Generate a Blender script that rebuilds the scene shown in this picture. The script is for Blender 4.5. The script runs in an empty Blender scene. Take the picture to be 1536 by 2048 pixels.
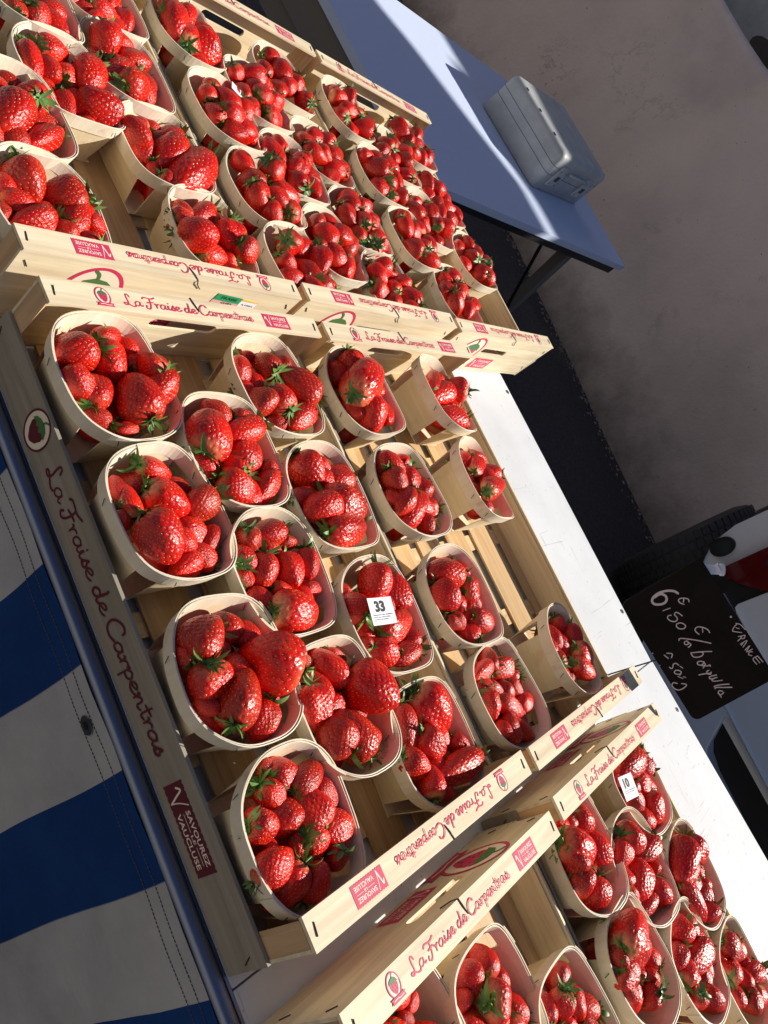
import bpy, bmesh, math, random
import numpy as np
from mathutils import Vector, Matrix
random.seed(7); rng = np.random.default_rng(7)
sc = bpy.context.scene
# ------------------------------------------------------------------ camera, world, sun
CAMF = 1641.84
CAM = np.array([0.44893785, -0.43597979, 0.61561761])
RM = np.array([[0.4208295, 0.56808688, 0.70723393], [0.88665493, -0.09284205, -0.45301588], [-0.19169133, 0.8177149, -0.5427677]])
cd = bpy.data.cameras.new('camera'); cam = bpy.data.objects.new('camera', cd); sc.collection.objects.link(cam)
cd.sensor_fit = 'VERTICAL'; cd.sensor_height = 24; cd.lens = 24*CAMF/2048; cd.clip_start = .02; cd.clip_end = 400
mw = Matrix.Identity(4)
for i in range(3):
    mw[i][0] = RM[0][i]; mw[i][1] = -RM[1][i]; mw[i][2] = -RM[2][i]; mw[i][3] = CAM[i]
cam.matrix_world = mw
sc.camera = cam
SUN = Vector((.83, 1.1, 1.0)).normalized()
w = bpy.data.worlds.new("World"); sc.world = w; w.use_nodes = True
nt = w.node_tree; nt.nodes.clear()
sky = nt.nodes.new('ShaderNodeTexSky'); sky.sky_type = 'NISHITA'; sky.sun_disc = False
sky.ozone_density = 7.; sky.dust_density = .3; sky.sun_elevation = math.asin(SUN.z); sky.sun_rotation = math.atan2(SUN.x, SUN.y)
bgn = nt.nodes.new('ShaderNodeBackground'); bgn.inputs[1].default_value = .05
wo = nt.nodes.new('ShaderNodeOutputWorld')
nt.links.new(sky.outputs[0], bgn.inputs[0]); nt.links.new(bgn.outputs[0], wo.inputs[0])
sl = bpy.data.lights.new('sun', 'SUN'); sl.energy = 5.0; sl.angle = math.radians(.53); sl.color = (1, .945, .845)
so = bpy.data.objects.new('sun', sl); sc.collection.objects.link(so)
so.rotation_euler = (-SUN).to_track_quat('-Z', 'Y').to_euler(); so.location = (3, 4, 5)
sc.view_settings.view_transform = 'Standard'; sc.view_settings.look = 'None'
sc.view_settings.exposure = .38; sc.view_settings.gamma = 1; sc.view_settings.use_curve_mapping = False
try: sc.cycles.max_bounces = 7; sc.cycles.diffuse_bounces = 4; sc.cycles.transmission_bounces = 3
except Exception: pass

# ------------------------------------------------------------------ pixel rays (photograph measurements -> places)
def ray(u, v): return RM.T @ np.array([(u-768)/CAMF, (v-1024)/CAMF, 1.])
def onz(u, v, z=0.): d = ray(u, v); return CAM + (z-CAM[2])/d[2]*d
def ony(u, v, y): d = ray(u, v); return CAM + (y-CAM[1])/d[1]*d
def pix(P):
    Y = RM @ (np.array(P)-CAM); return 768+CAMF*Y[0]/Y[2], 1024+CAMF*Y[1]/Y[2]

# ------------------------------------------------------------------ materials
def newmat(name, col=(.5, .5, .5), rough=.6, metal=0., spec=.5):
    m = bpy.data.materials.new(name); m.use_nodes = True
    b = m.node_tree.nodes['Principled BSDF']
    b.inputs['Base Color'].default_value = (*col, 1); b.inputs['Roughness'].default_value = rough
    b.inputs['Metallic'].default_value = metal; b.inputs['Specular IOR Level'].default_value = spec
    return m, m.node_tree, b
def nd(nt, t, **k):
    n = nt.nodes.new(t)
    for a, v in k.items():
        if a in n.inputs: n.inputs[a].default_value = v
        else: setattr(n, a, v)
    return n
def coords(nt, scale=(1, 1, 1), kind='Object', rnd=True):
    tc = nd(nt, 'ShaderNodeTexCoord'); mp = nd(nt, 'ShaderNodeMapping'); mp.inputs['Scale'].default_value = scale
    nt.links.new(tc.outputs[kind], mp.inputs[0])
    if rnd:
        oi = nd(nt, 'ShaderNodeObjectInfo'); mu = nd(nt, 'ShaderNodeMath', operation='MULTIPLY'); mu.inputs[1].default_value = 37.
        cb = nd(nt, 'ShaderNodeCombineXYZ'); nt.links.new(oi.outputs['Random'], mu.inputs[0])
        for i in range(3): nt.links.new(mu.outputs[0], cb.inputs[i])
        nt.links.new(cb.outputs[0], mp.inputs['Location'])
    return mp.outputs[0]
def ramp(nt, fac, stops):
    r = nd(nt, 'ShaderNodeValToRGB'); e = r.color_ramp.elements
    while len(e) < len(stops): e.new(.5)
    for i, (p, c) in enumerate(stops): e[i].position = p; e[i].color = (*c, 1) if len(c) == 3 else c
    nt.links.new(fac, r.inputs[0]); return r.outputs[0]
def mix(nt, a, b, fac, mode='MIX'):
    m = nd(nt, 'ShaderNodeMix', data_type='RGBA', blend_type=mode)
    for s, v in ((0, fac), (6, a), (7, b)):
        if hasattr(v, 'links') or isinstance(v, bpy.types.NodeSocket): nt.links.new(v, m.inputs[s])
        else: m.inputs[s].default_value = v if s == 0 else (*v, 1)
    return m.outputs[2]
def bump(nt, b, h, strength=.3, dist=.001):
    bp = nd(nt, 'ShaderNodeBump'); bp.inputs['Strength'].default_value = strength; bp.inputs['Distance'].default_value = dist
    nt.links.new(h, bp.inputs['Height']); nt.links.new(bp.outputs[0], b.inputs['Normal'])
def noise(nt, vec, scale=5, detail=4, rough=.55, dist=0.):
    n = nd(nt, 'ShaderNodeTexNoise'); n.inputs['Scale'].default_value = scale; n.inputs['Detail'].default_value = detail
    n.inputs['Roughness'].default_value = rough; n.inputs['Distortion'].default_value = dist
    nt.links.new(vec, n.inputs['Vector']); return n.outputs[0]
def wood(name, light, dark, axis='x', rough=.55, grain=1., knots=False, stain=.25, juice=0):
    m, t, b = newmat(name, light, rough, spec=.3)
    s = {'x': (3, 55, 55), 'y': (55, 3, 55), 'z': (55, 55, 3)}[axis]
    v = coords(t, s); g = noise(t, v, 1.6, 6, .6, .6)
    c = ramp(t, g, [(.3, dark), (.62, light)])
    v2 = coords(t, (1, 1, 1)); n2 = noise(t, v2, 9, 4, .6)
    c = mix(t, c, tuple(x*.62 for x in dark), ramp(t, n2, [(.52, (0, 0, 0)), (.8, (stain,)*3)]))
    if knots:
        vo = nd(t, 'ShaderNodeTexVoronoi', feature='F1'); vo.inputs['Scale'].default_value = 1.
        ks = {'x': (5, 13, 13), 'y': (13, 5, 13), 'z': (13, 13, 5)}[axis]
        t.links.new(coords(t, ks), vo.inputs['Vector'])
        c = mix(t, c, (.2, .09, .03), ramp(t, vo.outputs['Distance'], [(.06, (.75,)*3), (.17, (0, 0, 0))]))
    sp = noise(t, coords(t, (1, 1, 1)), 420, 2, .5)
    c = mix(t, c, (.16, .1, .05), ramp(t, sp, [(.74, (0, 0, 0)), (.82, (.45,)*3)]))
    if juice: c = mix(t, c, (.55, .16, .14), ramp(t, noise(t, coords(t, (1, 1, 1)), 30, 3, .6), [(.62, (0, 0, 0)), (.72, (juice,)*3)]))
    t.links.new(c, b.inputs['Base Color'])
    bump(t, b, g, .35*grain, .0010)
    return m
def nd_map(t, s, a, b_):
    n = nd(t, 'ShaderNodeMapRange'); n.inputs['From Min'].default_value = a; n.inputs['From Max'].default_value = b_
    t.links.new(s, n.inputs[0]); return n.outputs[0]
M = {}
M['ply_x'] = wood('poplar_ply_x', (.80, .68, .47), (.58, .45, .29), 'x')
M['ply_y'] = wood('poplar_ply_y', (.83, .71, .50), (.63, .50, .34), 'y')
M['ply_shade'] = wood('shade_darkened_ply', (.34, .30, .245), (.24, .21, .165), 'x', stain=.5)  # dirty grey ply, darkened further to stand in for shade on the front planks
M['post'] = wood('pine_post', (.62, .42, .24), (.42, .25, .12), 'z', grain=1.5)
M['slat'] = wood('pine_slat', (.66, .46, .25), (.48, .29, .13), 'x', grain=1.5, knots=True)
M['batten'] = wood('pine_batten', (.72, .55, .33), (.56, .38, .2), 'y')
M['veneer'] = wood('basket_veneer', (.83, .71, .49), (.75, .60, .38), 'x', rough=.5, grain=.8, stain=.2, juice=.22)
M['rim'] = wood('basket_rim', (.86, .78, .63), (.79, .68, .50), 'z', rough=.5, grain=.8, stain=.2, juice=.35)
def leafy(name, a, b_, rough=.45):
    m, t, b = newmat(name, a, rough)
    t.links.new(ramp(t, noise(t, coords(t, (1, 1, 1)), 3, 3), [(.3, a), (.7, b_)]), b.inputs['Base Color'])
    b.inputs['Subsurface Weight'].default_value = .15; b.inputs['Subsurface Radius'].default_value = (.3, .6, .1); b.inputs['Subsurface Scale'].default_value = .002
    return m
M['calyx'] = leafy('calyx_green', (.05, .145, .025), (.19, .32, .08))
def berrymat():
    m, t, b = newmat('strawberry_red', (.6, .01, .01), .28)
    at = nd(t, 'ShaderNodeAttribute', attribute_name='loc'); ar = nd(t, 'ShaderNodeAttribute', attribute_name='rnd'); oi = nd(t, 'ShaderNodeObjectInfo')
    rs = nd(t, 'ShaderNodeMath', operation='ADD'); t.links.new(ar.outputs['Fac'], rs.inputs[0]); t.links.new(oi.outputs['Random'], rs.inputs[1])
    rn = nd(t, 'ShaderNodeMath', operation='FRACT'); t.links.new(rs.outputs[0], rn.inputs[0]); RND = rn.outputs[0]
    rm = nd(t, 'ShaderNodeMath', operation='MULTIPLY'); rm.inputs[1].default_value = 41.; t.links.new(RND, rm.inputs[0])
    vm = nd(t, 'ShaderNodeVectorMath', operation='ADD'); t.links.new(at.outputs['Vector'], vm.inputs[0]); t.links.new(rm.outputs[0], vm.inputs[1]); LOC = vm.outputs[0]
    sp = nd(t, 'ShaderNodeSeparateXYZ'); t.links.new(at.outputs['Vector'], sp.inputs[0])
    n = noise(t, LOC, 2.2, 3, .5)
    base = ramp(t, n, [(.3, (.46, .003, .003)), (.55, (.67, .009, .003)), (.78, (.80, .032, .004))])
    # pale shoulder near the calyx, on some berries
    ad = nd(t, 'ShaderNodeMath', operation='MULTIPLY_ADD'); ad.inputs[1].default_value = .09; t.links.new(n, ad.inputs[0]); t.links.new(sp.outputs['Z'], ad.inputs[2])
    sh = ramp(t, nd_map(t, ad.outputs[0], -.5, .5), [(.90, (0, 0, 0)), (1.0, (1, 1, 1))])
    on = ramp(t, RND, [(.5, (.08,)*3), (.95, (.9, .9, .9))])
    f = nd(t, 'ShaderNodeMath', operation='MULTIPLY'); t.links.new(sh, f.inputs[0]); t.links.new(on, f.inputs[1])
    c = mix(t, base, (.72, .30, .14), f.outputs[0])
    c = mix(t, c, (.84, .10, .02), ramp(t, RND, [(0, (.14,)*3), (.1, (.06,)*3), (.2, (0, 0, 0))]))
    hs = nd(t, 'ShaderNodeHueSaturation'); hv = nd(t, 'ShaderNodeMapRange')
    hv.inputs['To Min'].default_value = .72; hv.inputs['To Max'].default_value = 1.15
    t.links.new(RND, hv.inputs[0]); t.links.new(hv.outputs[0], hs.inputs['Value']); t.links.new(c, hs.inputs['Color'])
    t.links.new(hs.outputs[0], b.inputs['Base Color'])
    b.inputs['Subsurface Weight'].default_value = .08; b.inputs['Subsurface Radius'].default_value = (1, .08, .04); b.inputs['Subsurface Scale'].default_value = .003
    b.inputs['Coat Weight'].default_value = .05; b.inputs['Coat Roughness'].default_value = .06
    bump(t, b, noise(t, LOC, 30, 2, .5), .5, .0014)
    return m
M['berry'] = berrymat()
M['seed'] = newmat('achene_seed', (.78, .45, .12), .3)[0]
M['pink'] = newmat('print_crimson', (.60, .028, .10), .6)[0]
M['pgreen'] = newmat('print_green', (.07, .17, .05), .6)[0]
M['pblack'] = newmat('print_black', (.02, .015, .015), .6)[0]
M['pwhite'] = newmat('print_bare', (.82, .72, .58), .6)[0]
M['pdark'] = newmat('print_maroon', (.11, .008, .018), .6)[0]
M['lgreen'] = newmat('label_green', (.02, .33, .13), .5)[0]
M['lpink'] = newmat('label_pink', (.75, .42, .38), .5)[0]
M['lyel'] = newmat('label_yellow', (.75, .62, .08), .5)[0]
M['rose'] = newmat('fill_house_rose_plaster', (.74, .58, .53), .9)[0]
M['top2'] = newmat('shade_blue_laminate', (.58, .66, .85), .6, spec=.25)[0]  # white laminate tinted blue to stand in for its sky-lit shade
M['paving'] = newmat('bounce_pale_paving', (.10, .095, .09), .9)[0]
M['cream'] = newmat('fill_house_cream_plaster', (.32, .285, .25), .9)[0]
M['fill_house_shutter'] = newmat('fill_house_grey_shutter', (.30, .33, .33), .7)[0]
M['paper'] = newmat('paper_white', (.82, .82, .86), .7)[0]
M['staple'] = newmat('staple_wire', (.05, .045, .045), .4, .8)[0]
M['steel'] = newmat('brushed_steel', (.35, .36, .38), .3, 1.)[0]

def whitetop():
    m, t, b = newmat('white_laminate', (.70, .715, .745), .6, spec=.25)
    v = coords(t, (1, 1, 1), rnd=False)
    c = ramp(t, noise(t, v, 6, 5, .6), [(.35, (.62, .63, .655)), (.65, (.70, .715, .745))])
    for sx, sy, th in ((70, 4, .70), (5, 90, .705), (34, 26, .72)):
        s = noise(t, coords(t, (sx, sy, 1), rnd=False), 1.3, 2, .5, 1.5)
        c = mix(t, c, (.32, .30, .29), ramp(t, s, [(th, (0, 0, 0)), (th+.02, (.45,)*3)]))
    s = noise(t, v, 150, 2, .5)
    c = mix(t, c, (.25, .24, .22), ramp(t, s, [(.72, (0, 0, 0)), (.76, (.8,)*3)]))
    c = mix(t, c, (.50, .44, .36), ramp(t, noise(t, v, 5, 6, .7), [(.60, (0, 0, 0)), (.78, (.45,)*3)]))
    t.links.new(c, b.inputs['Base Color'])
    bump(t, b, noise(t, v, 40, 3), .05, .001)
    return m
M['top'] = whitetop()
def asph():
    m, t, b = newmat('asphalt', (.04, .04, .042), .9)
    v = coords(t, (1, 1, 1), rnd=False)
    c = ramp(t, noise(t, v, 90, 4, .7), [(.35, (.018, .02, .026)), (.7, (.06, .062, .068))])
    c = mix(t, c, (.10, .09, .075), ramp(t, noise(t, v, 1.7, 5, .6), [(.55, (0, 0, 0)), (.75, (.5,)*3)]))
    t.links.new(c, b.inputs['Base Color']); bump(t, b, noise(t, v, 140, 3, .7), .6, .006); return m
M['asphalt'] = asph()
def render_wall():
    m, t, b = newmat('pink_grey_render', (.4, .34, .31), .95)
    v = coords(t, (1, 1, 1), rnd=False)
    c = ramp(t, noise(t, v, 1.5, 6, .6), [(.3, (.52, .46, .43)), (.5, (.66, .57, .54)), (.7, (.72, .65, .59))])
    c = mix(t, c, (.16, .13, .11), ramp(t, noise(t, v, 3.2, 8, .75, .5), [(.60, (0, 0, 0)), (.72, (.4,)*3)]))
    s = noise(t, v, 55, 2, .5)
    c = mix(t, c, (.08, .06, .05), ramp(t, s, [(.74, (0, 0, 0)), (.79, (.85,)*3)]))
    # cracks: thin iso-lines of a distorted noise, masked to patches
    cr = noise(t, v, 1.1, 10, .75, .3)
    line = ramp(t, cr, [(.493, (0, 0, 0)), (.5, (1, 1, 1)), (.507, (0, 0, 0))])
    mk = ramp(t, noise(t, v, .8, 2, .5), [(.55, (0, 0, 0)), (.66, (.8,)*3)])
    fm = nd(t, 'ShaderNodeMath', operation='MULTIPLY'); t.links.new(line, fm.inputs[0]); t.links.new(mk, fm.inputs[1])
    c = mix(t, c, (.09, .045, .04), fm.outputs[0])
    # splash-back dirt along the foot of the wall
    sp = nd(t, 'ShaderNodeSeparateXYZ'); t.links.new(v, sp.inputs[0])
    ad = nd(t, 'ShaderNodeMath', operation='MULTIPLY_ADD'); ad.inputs[1].default_value = .35; t.links.new(noise(t, v, 6, 5, .7), ad.inputs[0]); t.links.new(sp.outputs['Z'], ad.inputs[2])
    c = mix(t, c, (.12, .10, .085), ramp(t, nd_map(t, ad.outputs[0], -.6, -.25), [(0, (.85,)*3), (1, (0, 0, 0))]))
    t.links.new(c, b.inputs['Base Color']); bump(t, b, noise(t, v, 45, 5, .7), .7, .006); return m
M['wall'] = render_wall()
def stonem():
    m, t, b = newmat('grey_blue_render', (.30, .33, .36), .95)
    v = coords(t, (1, 1, 1), rnd=False)
    t.links.new(ramp(t, noise(t, v, 3, 7, .65), [(.35, (.24, .27, .30)), (.65, (.36, .39, .42))]), b.inputs['Base Color'])
    bump(t, b, noise(t, v, 30, 4), .5, .01); return m
M['house'] = stonem()
def clothm():
    m, t, b = newmat('striped_canvas', (.6, .6, .62), .9, spec=.15)
    tc = nd(t, 'ShaderNodeTexCoord'); sp = nd(t, 'ShaderNodeSeparateXYZ'); t.links.new(tc.outputs['UV'], sp.inputs[0])
    mo = nd(t, 'ShaderNodeMath', operation='MODULO'); mo.inputs[1].default_value = 1.; t.links.new(sp.outputs['X'], mo.inputs[0])
    st = ramp(t, mo.outputs[0], [(.499, (0, 0, 0)), (.501, (1, 1, 1))])
    v = coords(t, (1, 1, 1), rnd=False)
    wh = ramp(t, noise(t, v, 9, 5, .65), [(.3, (.33, .33, .345)), (.7, (.46, .455, .46))])
    bl = ramp(t, noise(t, v, 9, 5, .65), [(.3, (.006, .034, .14)), (.7, (.010, .046, .18))])
    t.links.new(mix(t, bl, wh, st), b.inputs['Base Color'])
    bump(t, b, noise(t, coords(t, (1, 1, 1), rnd=False), 13, 9, .62, .8), .55, .008); return m
M['cloth'] = clothm()
M['thread'] = newmat('seam_thread', (.10, .10, .11), .9)[0]
def boardm():
    m, t, b = newmat('slate_board', (.012, .010, .010), .75, spec=.15)
    v = coords(t, (1, 1, 1), rnd=False)
    t.links.new(ramp(t, noise(t, v, 14, 4, .6, .6), [(.3, (.005, .0042, .004)), (.7, (.013, .011, .0105))]), b.inputs['Base Color']); return m
M['board'] = boardm()
M['chalk'] = newmat('chalk_marker', (.62, .61, .64), .8)[0]
def casem():
    m, t, b = newmat('grey_case_plastic', (.5, .52, .52), .45)
    v = coords(t, (1, 1, 1), rnd=False)
    t.links.new(ramp(t, noise(t, v, 14, 5, .6), [(.3, (.40, .42, .42)), (.7, (.58, .59, .57))]), b.inputs['Base Color'])
    bump(t, b, noise(t, v, 90, 3), .1, .001); return m
M['case'] = casem()
M['case_dark'] = newmat('case_seam', (.05, .055, .06), .5)[0]
M['frame'] = newmat('shadow_board_grey_wood', (.16, .15, .14), .7)[0]
M['iron'] = newmat('dark_iron', (.03, .03, .035), .5, .6)[0]
M['carw'] = newmat('white_car_paint', (.80, .83, .90), .2)[0]; M['carw'].node_tree.nodes['Principled BSDF'].inputs['Coat Weight'].default_value = .6
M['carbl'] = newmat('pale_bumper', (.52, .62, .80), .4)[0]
M['rubber'] = newmat('tyre_rubber', (.035, .036, .04), .7)[0]
M['blackp'] = newmat('black_plastic', (.008, .008, .009), .5)[0]
M['redl'] = newmat('red_lens', (.13, .003, .005), .08)[0]; M['redl'].node_tree.nodes['Principled BSDF'].inputs['Coat Weight'].default_value = 1.
M['glass'] = newmat('dark_lens', (.03, .035, .04), .06)[0]
M['rail'] = newmat('aluminium_rail', (.22, .25, .34), .34, .85)[0]

# ------------------------------------------------------------------ mesh helpers
COL = sc.collection
class MB:
    def __init__(s): s.v = []; s.f = []; s.m = []; s.sm = []; s.uv = {}
    def add(s, vs, fs, mi=0, smooth=False):
        o = len(s.v); s.v += [tuple(map(float, p)) for p in vs]
        for f in fs: s.f.append(tuple(i+o for i in f)); s.m.append(mi); s.sm.append(smooth)
    def box(s, a, b, mi=0):
        x0, y0, z0 = a; x1, y1, z1 = b
        s.add([(x0,y0,z0),(x1,y0,z0),(x1,y1,z0),(x0,y1,z0),(x0,y0,z1),(x1,y0,z1),(x1,y1,z1),(x0,y1,z1)],
              [(0,3,2,1),(4,5,6,7),(0,1,5,4),(1,2,6,5),(2,3,7,6),(3,0,4,7)], mi)
    def prism(s, poly, fn, mi=0, smooth=False):
        n = len(poly); s.add([fn(p, 0) for p in poly]+[fn(p, 1) for p in poly],
            [tuple(range(n))[::-1], tuple(range(n, 2*n))], mi)
        s.add([fn(p, 0) for p in poly]+[fn(p, 1) for p in poly], [(i, (i+1) % n, n+(i+1) % n, n+i) for i in range(n)], mi, smooth)
    def tube(s, pts, r, mi=0, seg=10, cap=True):
        pts = [Vector(p) for p in pts]; R = r if isinstance(r, (list, tuple)) else [r]*len(pts); vs = []
        for i, p in enumerate(pts):
            d = (pts[min(i+1, len(pts)-1)]-pts[max(i-1, 0)]).normalized()
            a = d.cross(Vector((0, 0, 1)) if abs(d.z) < .9 else Vector((1, 0, 0))).normalized(); b = d.cross(a)
            for k in range(seg):
                t = 2*math.pi*k/seg; vs.append(p+(a*math.cos(t)+b*math.sin(t))*R[i])
        fs = [(i*seg+k, i*seg+(k+1) % seg, (i+1)*seg+(k+1) % seg, (i+1)*seg+k) for i in range(len(pts)-1) for k in range(seg)]
        s.add(vs, fs, mi, True)
        if cap:
            s.add(vs[:seg], [tuple(range(seg))], mi); s.add(vs[-seg:], [tuple(range(seg))[::-1]], mi)
    def stroke(s, pts, wd, fn, mi=0, off=0.):
        """flat ribbon along 2D points; fn(u,v,h)->3D"""
        P = smooth_line(pts); n = len(P); L = []; 
        for i in range(n):
            d = P[min(i+1, n-1)]-P[max(i-1, 0)]; l = np.linalg.norm(d) or 1.; nn = np.array([-d[1], d[0]])/l*wd/2
            L.append((P[i]+nn, P[i]-nn))
        vs = []
        for i, (a, b) in enumerate(L):
            h = off+i*2e-6; vs += [fn(a[0], a[1], h), fn(b[0], b[1], h)]
        s.add(vs, [(2*i, 2*i+1, 2*i+3, 2*i+2) for i in range(n-1)], mi)
        for e, sg in ((0, -1), (n-1, 1)):
            c = P[e]; d = (P[1]-P[0]) if e == 0 else (P[-1]-P[-2]); an = math.atan2(d[1], d[0]); h = off+e*2e-6
            arc = [c+wd/2*np.array([math.cos(an+sg_), math.sin(an+sg_)]) for sg_ in np.linspace(-math.pi/2, math.pi/2, 5)+(math.pi if e == 0 else 0)]
            s.add([fn(p[0], p[1], h) for p in arc], [tuple(range(5))], mi)
    def flat(s, poly, fn, mi=0, off=0.):
        s.add([fn(p[0], p[1], off) for p in poly], [tuple(range(len(poly)))], mi)
    def mesh(s, name, mats):
        me = bpy.data.meshes.new(name); me.from_pydata(s.v, [], s.f); 
        for m in mats: me.materials.append(M[m] if isinstance(m, str) else m)
        me.polygons.foreach_set('material_index', s.m); me.polygons.foreach_set('use_smooth', s.sm); me.update(); return me
    def build(s, name, mats, parent=None, **k):
        return link(name, s.mesh(name, mats), parent, **k)
def link(name, me, parent=None, **k):
    o = bpy.data.objects.new(name, me); COL.objects.link(o)
    if parent: o.parent = parent
    tag(o, **k); return o
def tag(o, label=None, cat=None, group=None, kind=None):
    for a, v in (('label', label), ('category', cat), ('group', group), ('kind', kind)):
        if v: o[a] = v
    return o
def empty(name, loc=(0, 0, 0), rz=0., **k):
    o = bpy.data.objects.new(name, None); COL.objects.link(o); o.location = loc; o.rotation_euler.z = rz; o.empty_display_size = .05
    return tag(o, **k)
def copy_tree(o, parent=None):
    c = o.copy(); COL.objects.link(c); c.parent = parent
    for ch in list(o.children): copy_tree(ch, c)
    return c
def smooth_line(pts, sub=5):
    P = [np.array(p, float) for p in pts]
    if len(P) < 3: return P
    out = []
    for i in range(len(P)-1):
        a = P[max(i-1, 0)]; b = P[i]; c = P[i+1]; d = P[min(i+2, len(P)-1)]
        for k in range(sub):
            t = k/sub; out.append(.5*((2*b)+(-a+c)*t+(2*a-5*b+4*c-d)*t*t+(-a+3*b-3*c+d)*t**3))
    out.append(P[-1]); return out
def ell(cx, cy, a, b, n=28, t0=0, t1=2*math.pi):
    return [(cx+a*math.cos(t), cy+b*math.sin(t)) for t in np.linspace(t0, t1, n, endpoint=(t1-t0) < 6.28)]
def bevel(o, wd, seg=2):
    m = o.modifiers.new('bevel', 'BEVEL'); m.width = wd; m.segments = seg; m.limit_method = 'ANGLE'; m.angle_limit = math.radians(40); return o
_tc = {}
def text_polys(txt, font_shear=0., bold=0.):
    key = (txt, font_shear, bold)
    if key in _tc: return _tc[key]
    cu = bpy.data.curves.new('t', 'FONT'); cu.body = txt; cu.size = 1.; cu.resolution_u = 2; cu.offset = bold; cu.shear = font_shear
    ob = bpy.data.objects.new('t', cu); COL.objects.link(ob)
    dg = bpy.context.evaluated_depsgraph_get(); me = bpy.data.meshes.new_from_object(ob.evaluated_get(dg))
    vs = np.array([v.co[:2] for v in me.vertices]); fs = [tuple(p.vertices) for p in me.polygons]
    bpy.data.objects.remove(ob); bpy.data.curves.remove(cu); bpy.data.meshes.remove(me)
    vs = (vs-vs.min(0)); _tc[key] = (vs, fs, vs.max(0)); return _tc[key]
def put_text(mb, txt, x, y, wd, ht, fn, mi=0, off=.0004, bold=.02, shear=0.):
    """lower left x,y; fitted to wd x ht"""
    vs, fs, mx = text_polys(txt, shear, bold)
    mb.add([fn(x+p[0]/mx[0]*wd, y+p[1]/mx[1]*ht, off) for p in vs], fs, mi)

# brush-script letters: (strokes, advance), x-height 1
G = {
'L': ([[(.95,1.75),(.8,2.25),(.5,2.2),(.45,1.5),(.5,.6),(.3,.02),(-.1,.05),(-.1,.4),(.35,.3),(.9,-.15),(1.35,-.2),(1.6,.15)]], 1.45),
'F': ([[(-.25,1.75),(0,2.1),(.5,2.05),(1.1,1.95),(1.75,2.3)],[(.85,1.95),(.85,1.1),(.65,.1),(.3,-.35),(-.05,-.1),(.1,.35)],[(.35,1.0),(.8,1.15),(1.3,1.2)]], 1.45),
'C': ([[(1.45,1.75),(1.35,2.15),(.9,2.25),(.3,1.7),(.05,.8),(.35,.05),(.9,-.05),(1.45,.3)]], 1.55),
'a': ([[(.85,.85),(.5,1.02),(.12,.65),(.12,.15),(.42,.0),(.75,.35),(.9,.95),(.85,.35),(.98,.02),(1.25,.25)]], 1.2),
'r': ([[(0,.85),(.15,.95),(.2,.5),(.2,0),(.25,.5),(.5,.92),(.75,.9)]], .8),
'i': ([[(.05,.5),(.2,.95),(.18,.35),(.3,.0),(.6,.25)],[(.28,1.4),(.32,1.5)]], .6),
's': ([[(0,.15),(.3,.75),(.5,1.1),(.45,.8),(.65,.35),(.45,.0),(.1,.08),(.2,.25)]], .75),
'e': ([[(0,.35),(.45,.5),(.72,.8),(.5,1.02),(.15,.75),(.1,.3),(.4,.0),(.75,.1),(1.0,.35)]], .95),
'd': ([[(.8,.8),(.45,1.0),(.1,.6),(.12,.12),(.42,.0),(.75,.4),(.95,1.3),(1.0,2.1)],[(.92,1.4),(.82,.3),(.98,.0),(1.25,.25)]], 1.25),
'p': ([[(0,.7),(.15,1.0),(.15,.2),(.1,-.95)],[(.14,.5),(.5,1.0),(.85,.7),(.7,.15),(.35,.0),(.15,.2)]], 1.0),
'n': ([[(0,.75),(.15,.98),(.15,0)],[(.15,.35),(.5,.98),(.7,.7),(.7,.15),(.9,.0),(1.15,.25)]], 1.1),
't': ([[(.35,1.8),(.3,.5),(.4,.02),(.75,.2)],[(-.05,1.15),(.35,1.2),(.8,1.35)]], .75),
'b': ([[(.25,2.1),(.1,1.0),(.12,.1),(.5,0),(.85,.4),(.65,.9),(.2,.7)]], 1.0),
'q': ([[(.8,.8),(.4,1.0),(.1,.6),(.15,.12),(.45,.05),(.78,.5),(.8,1),(.75,0),(.7,-.8)]], 1.0),
'u': ([[(.05,.95),(.1,.2),(.35,.0),(.7,.3),(.78,.95),(.75,.3),(.9,.05),(1.05,.2)]], 1.0),
'l': ([[(.2,2.1),(.12,1.0),(.15,.15),(.4,.0),(.6,.2)]], .5),
' ': ([], .55)}
def script_len(s): return sum(G[c][1] for c in s)
def put_script(mb, s, x, y, wd, xh, wstroke, fn, mi=0, off=.0004, rise=0.):
    k = wd/script_len(s); cx = 0.; j = 0
    for c in s:
        for st in G[c][0]:
            mb.stroke([(x+(cx+p[0])*k, y+p[1]*xh+rise*cx*k) for p in st], wstroke*(1.25 if c in 'LFCsd' else 1.), fn, mi, off+j*3e-5); j += 1
        cx += G[c][1]
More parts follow.
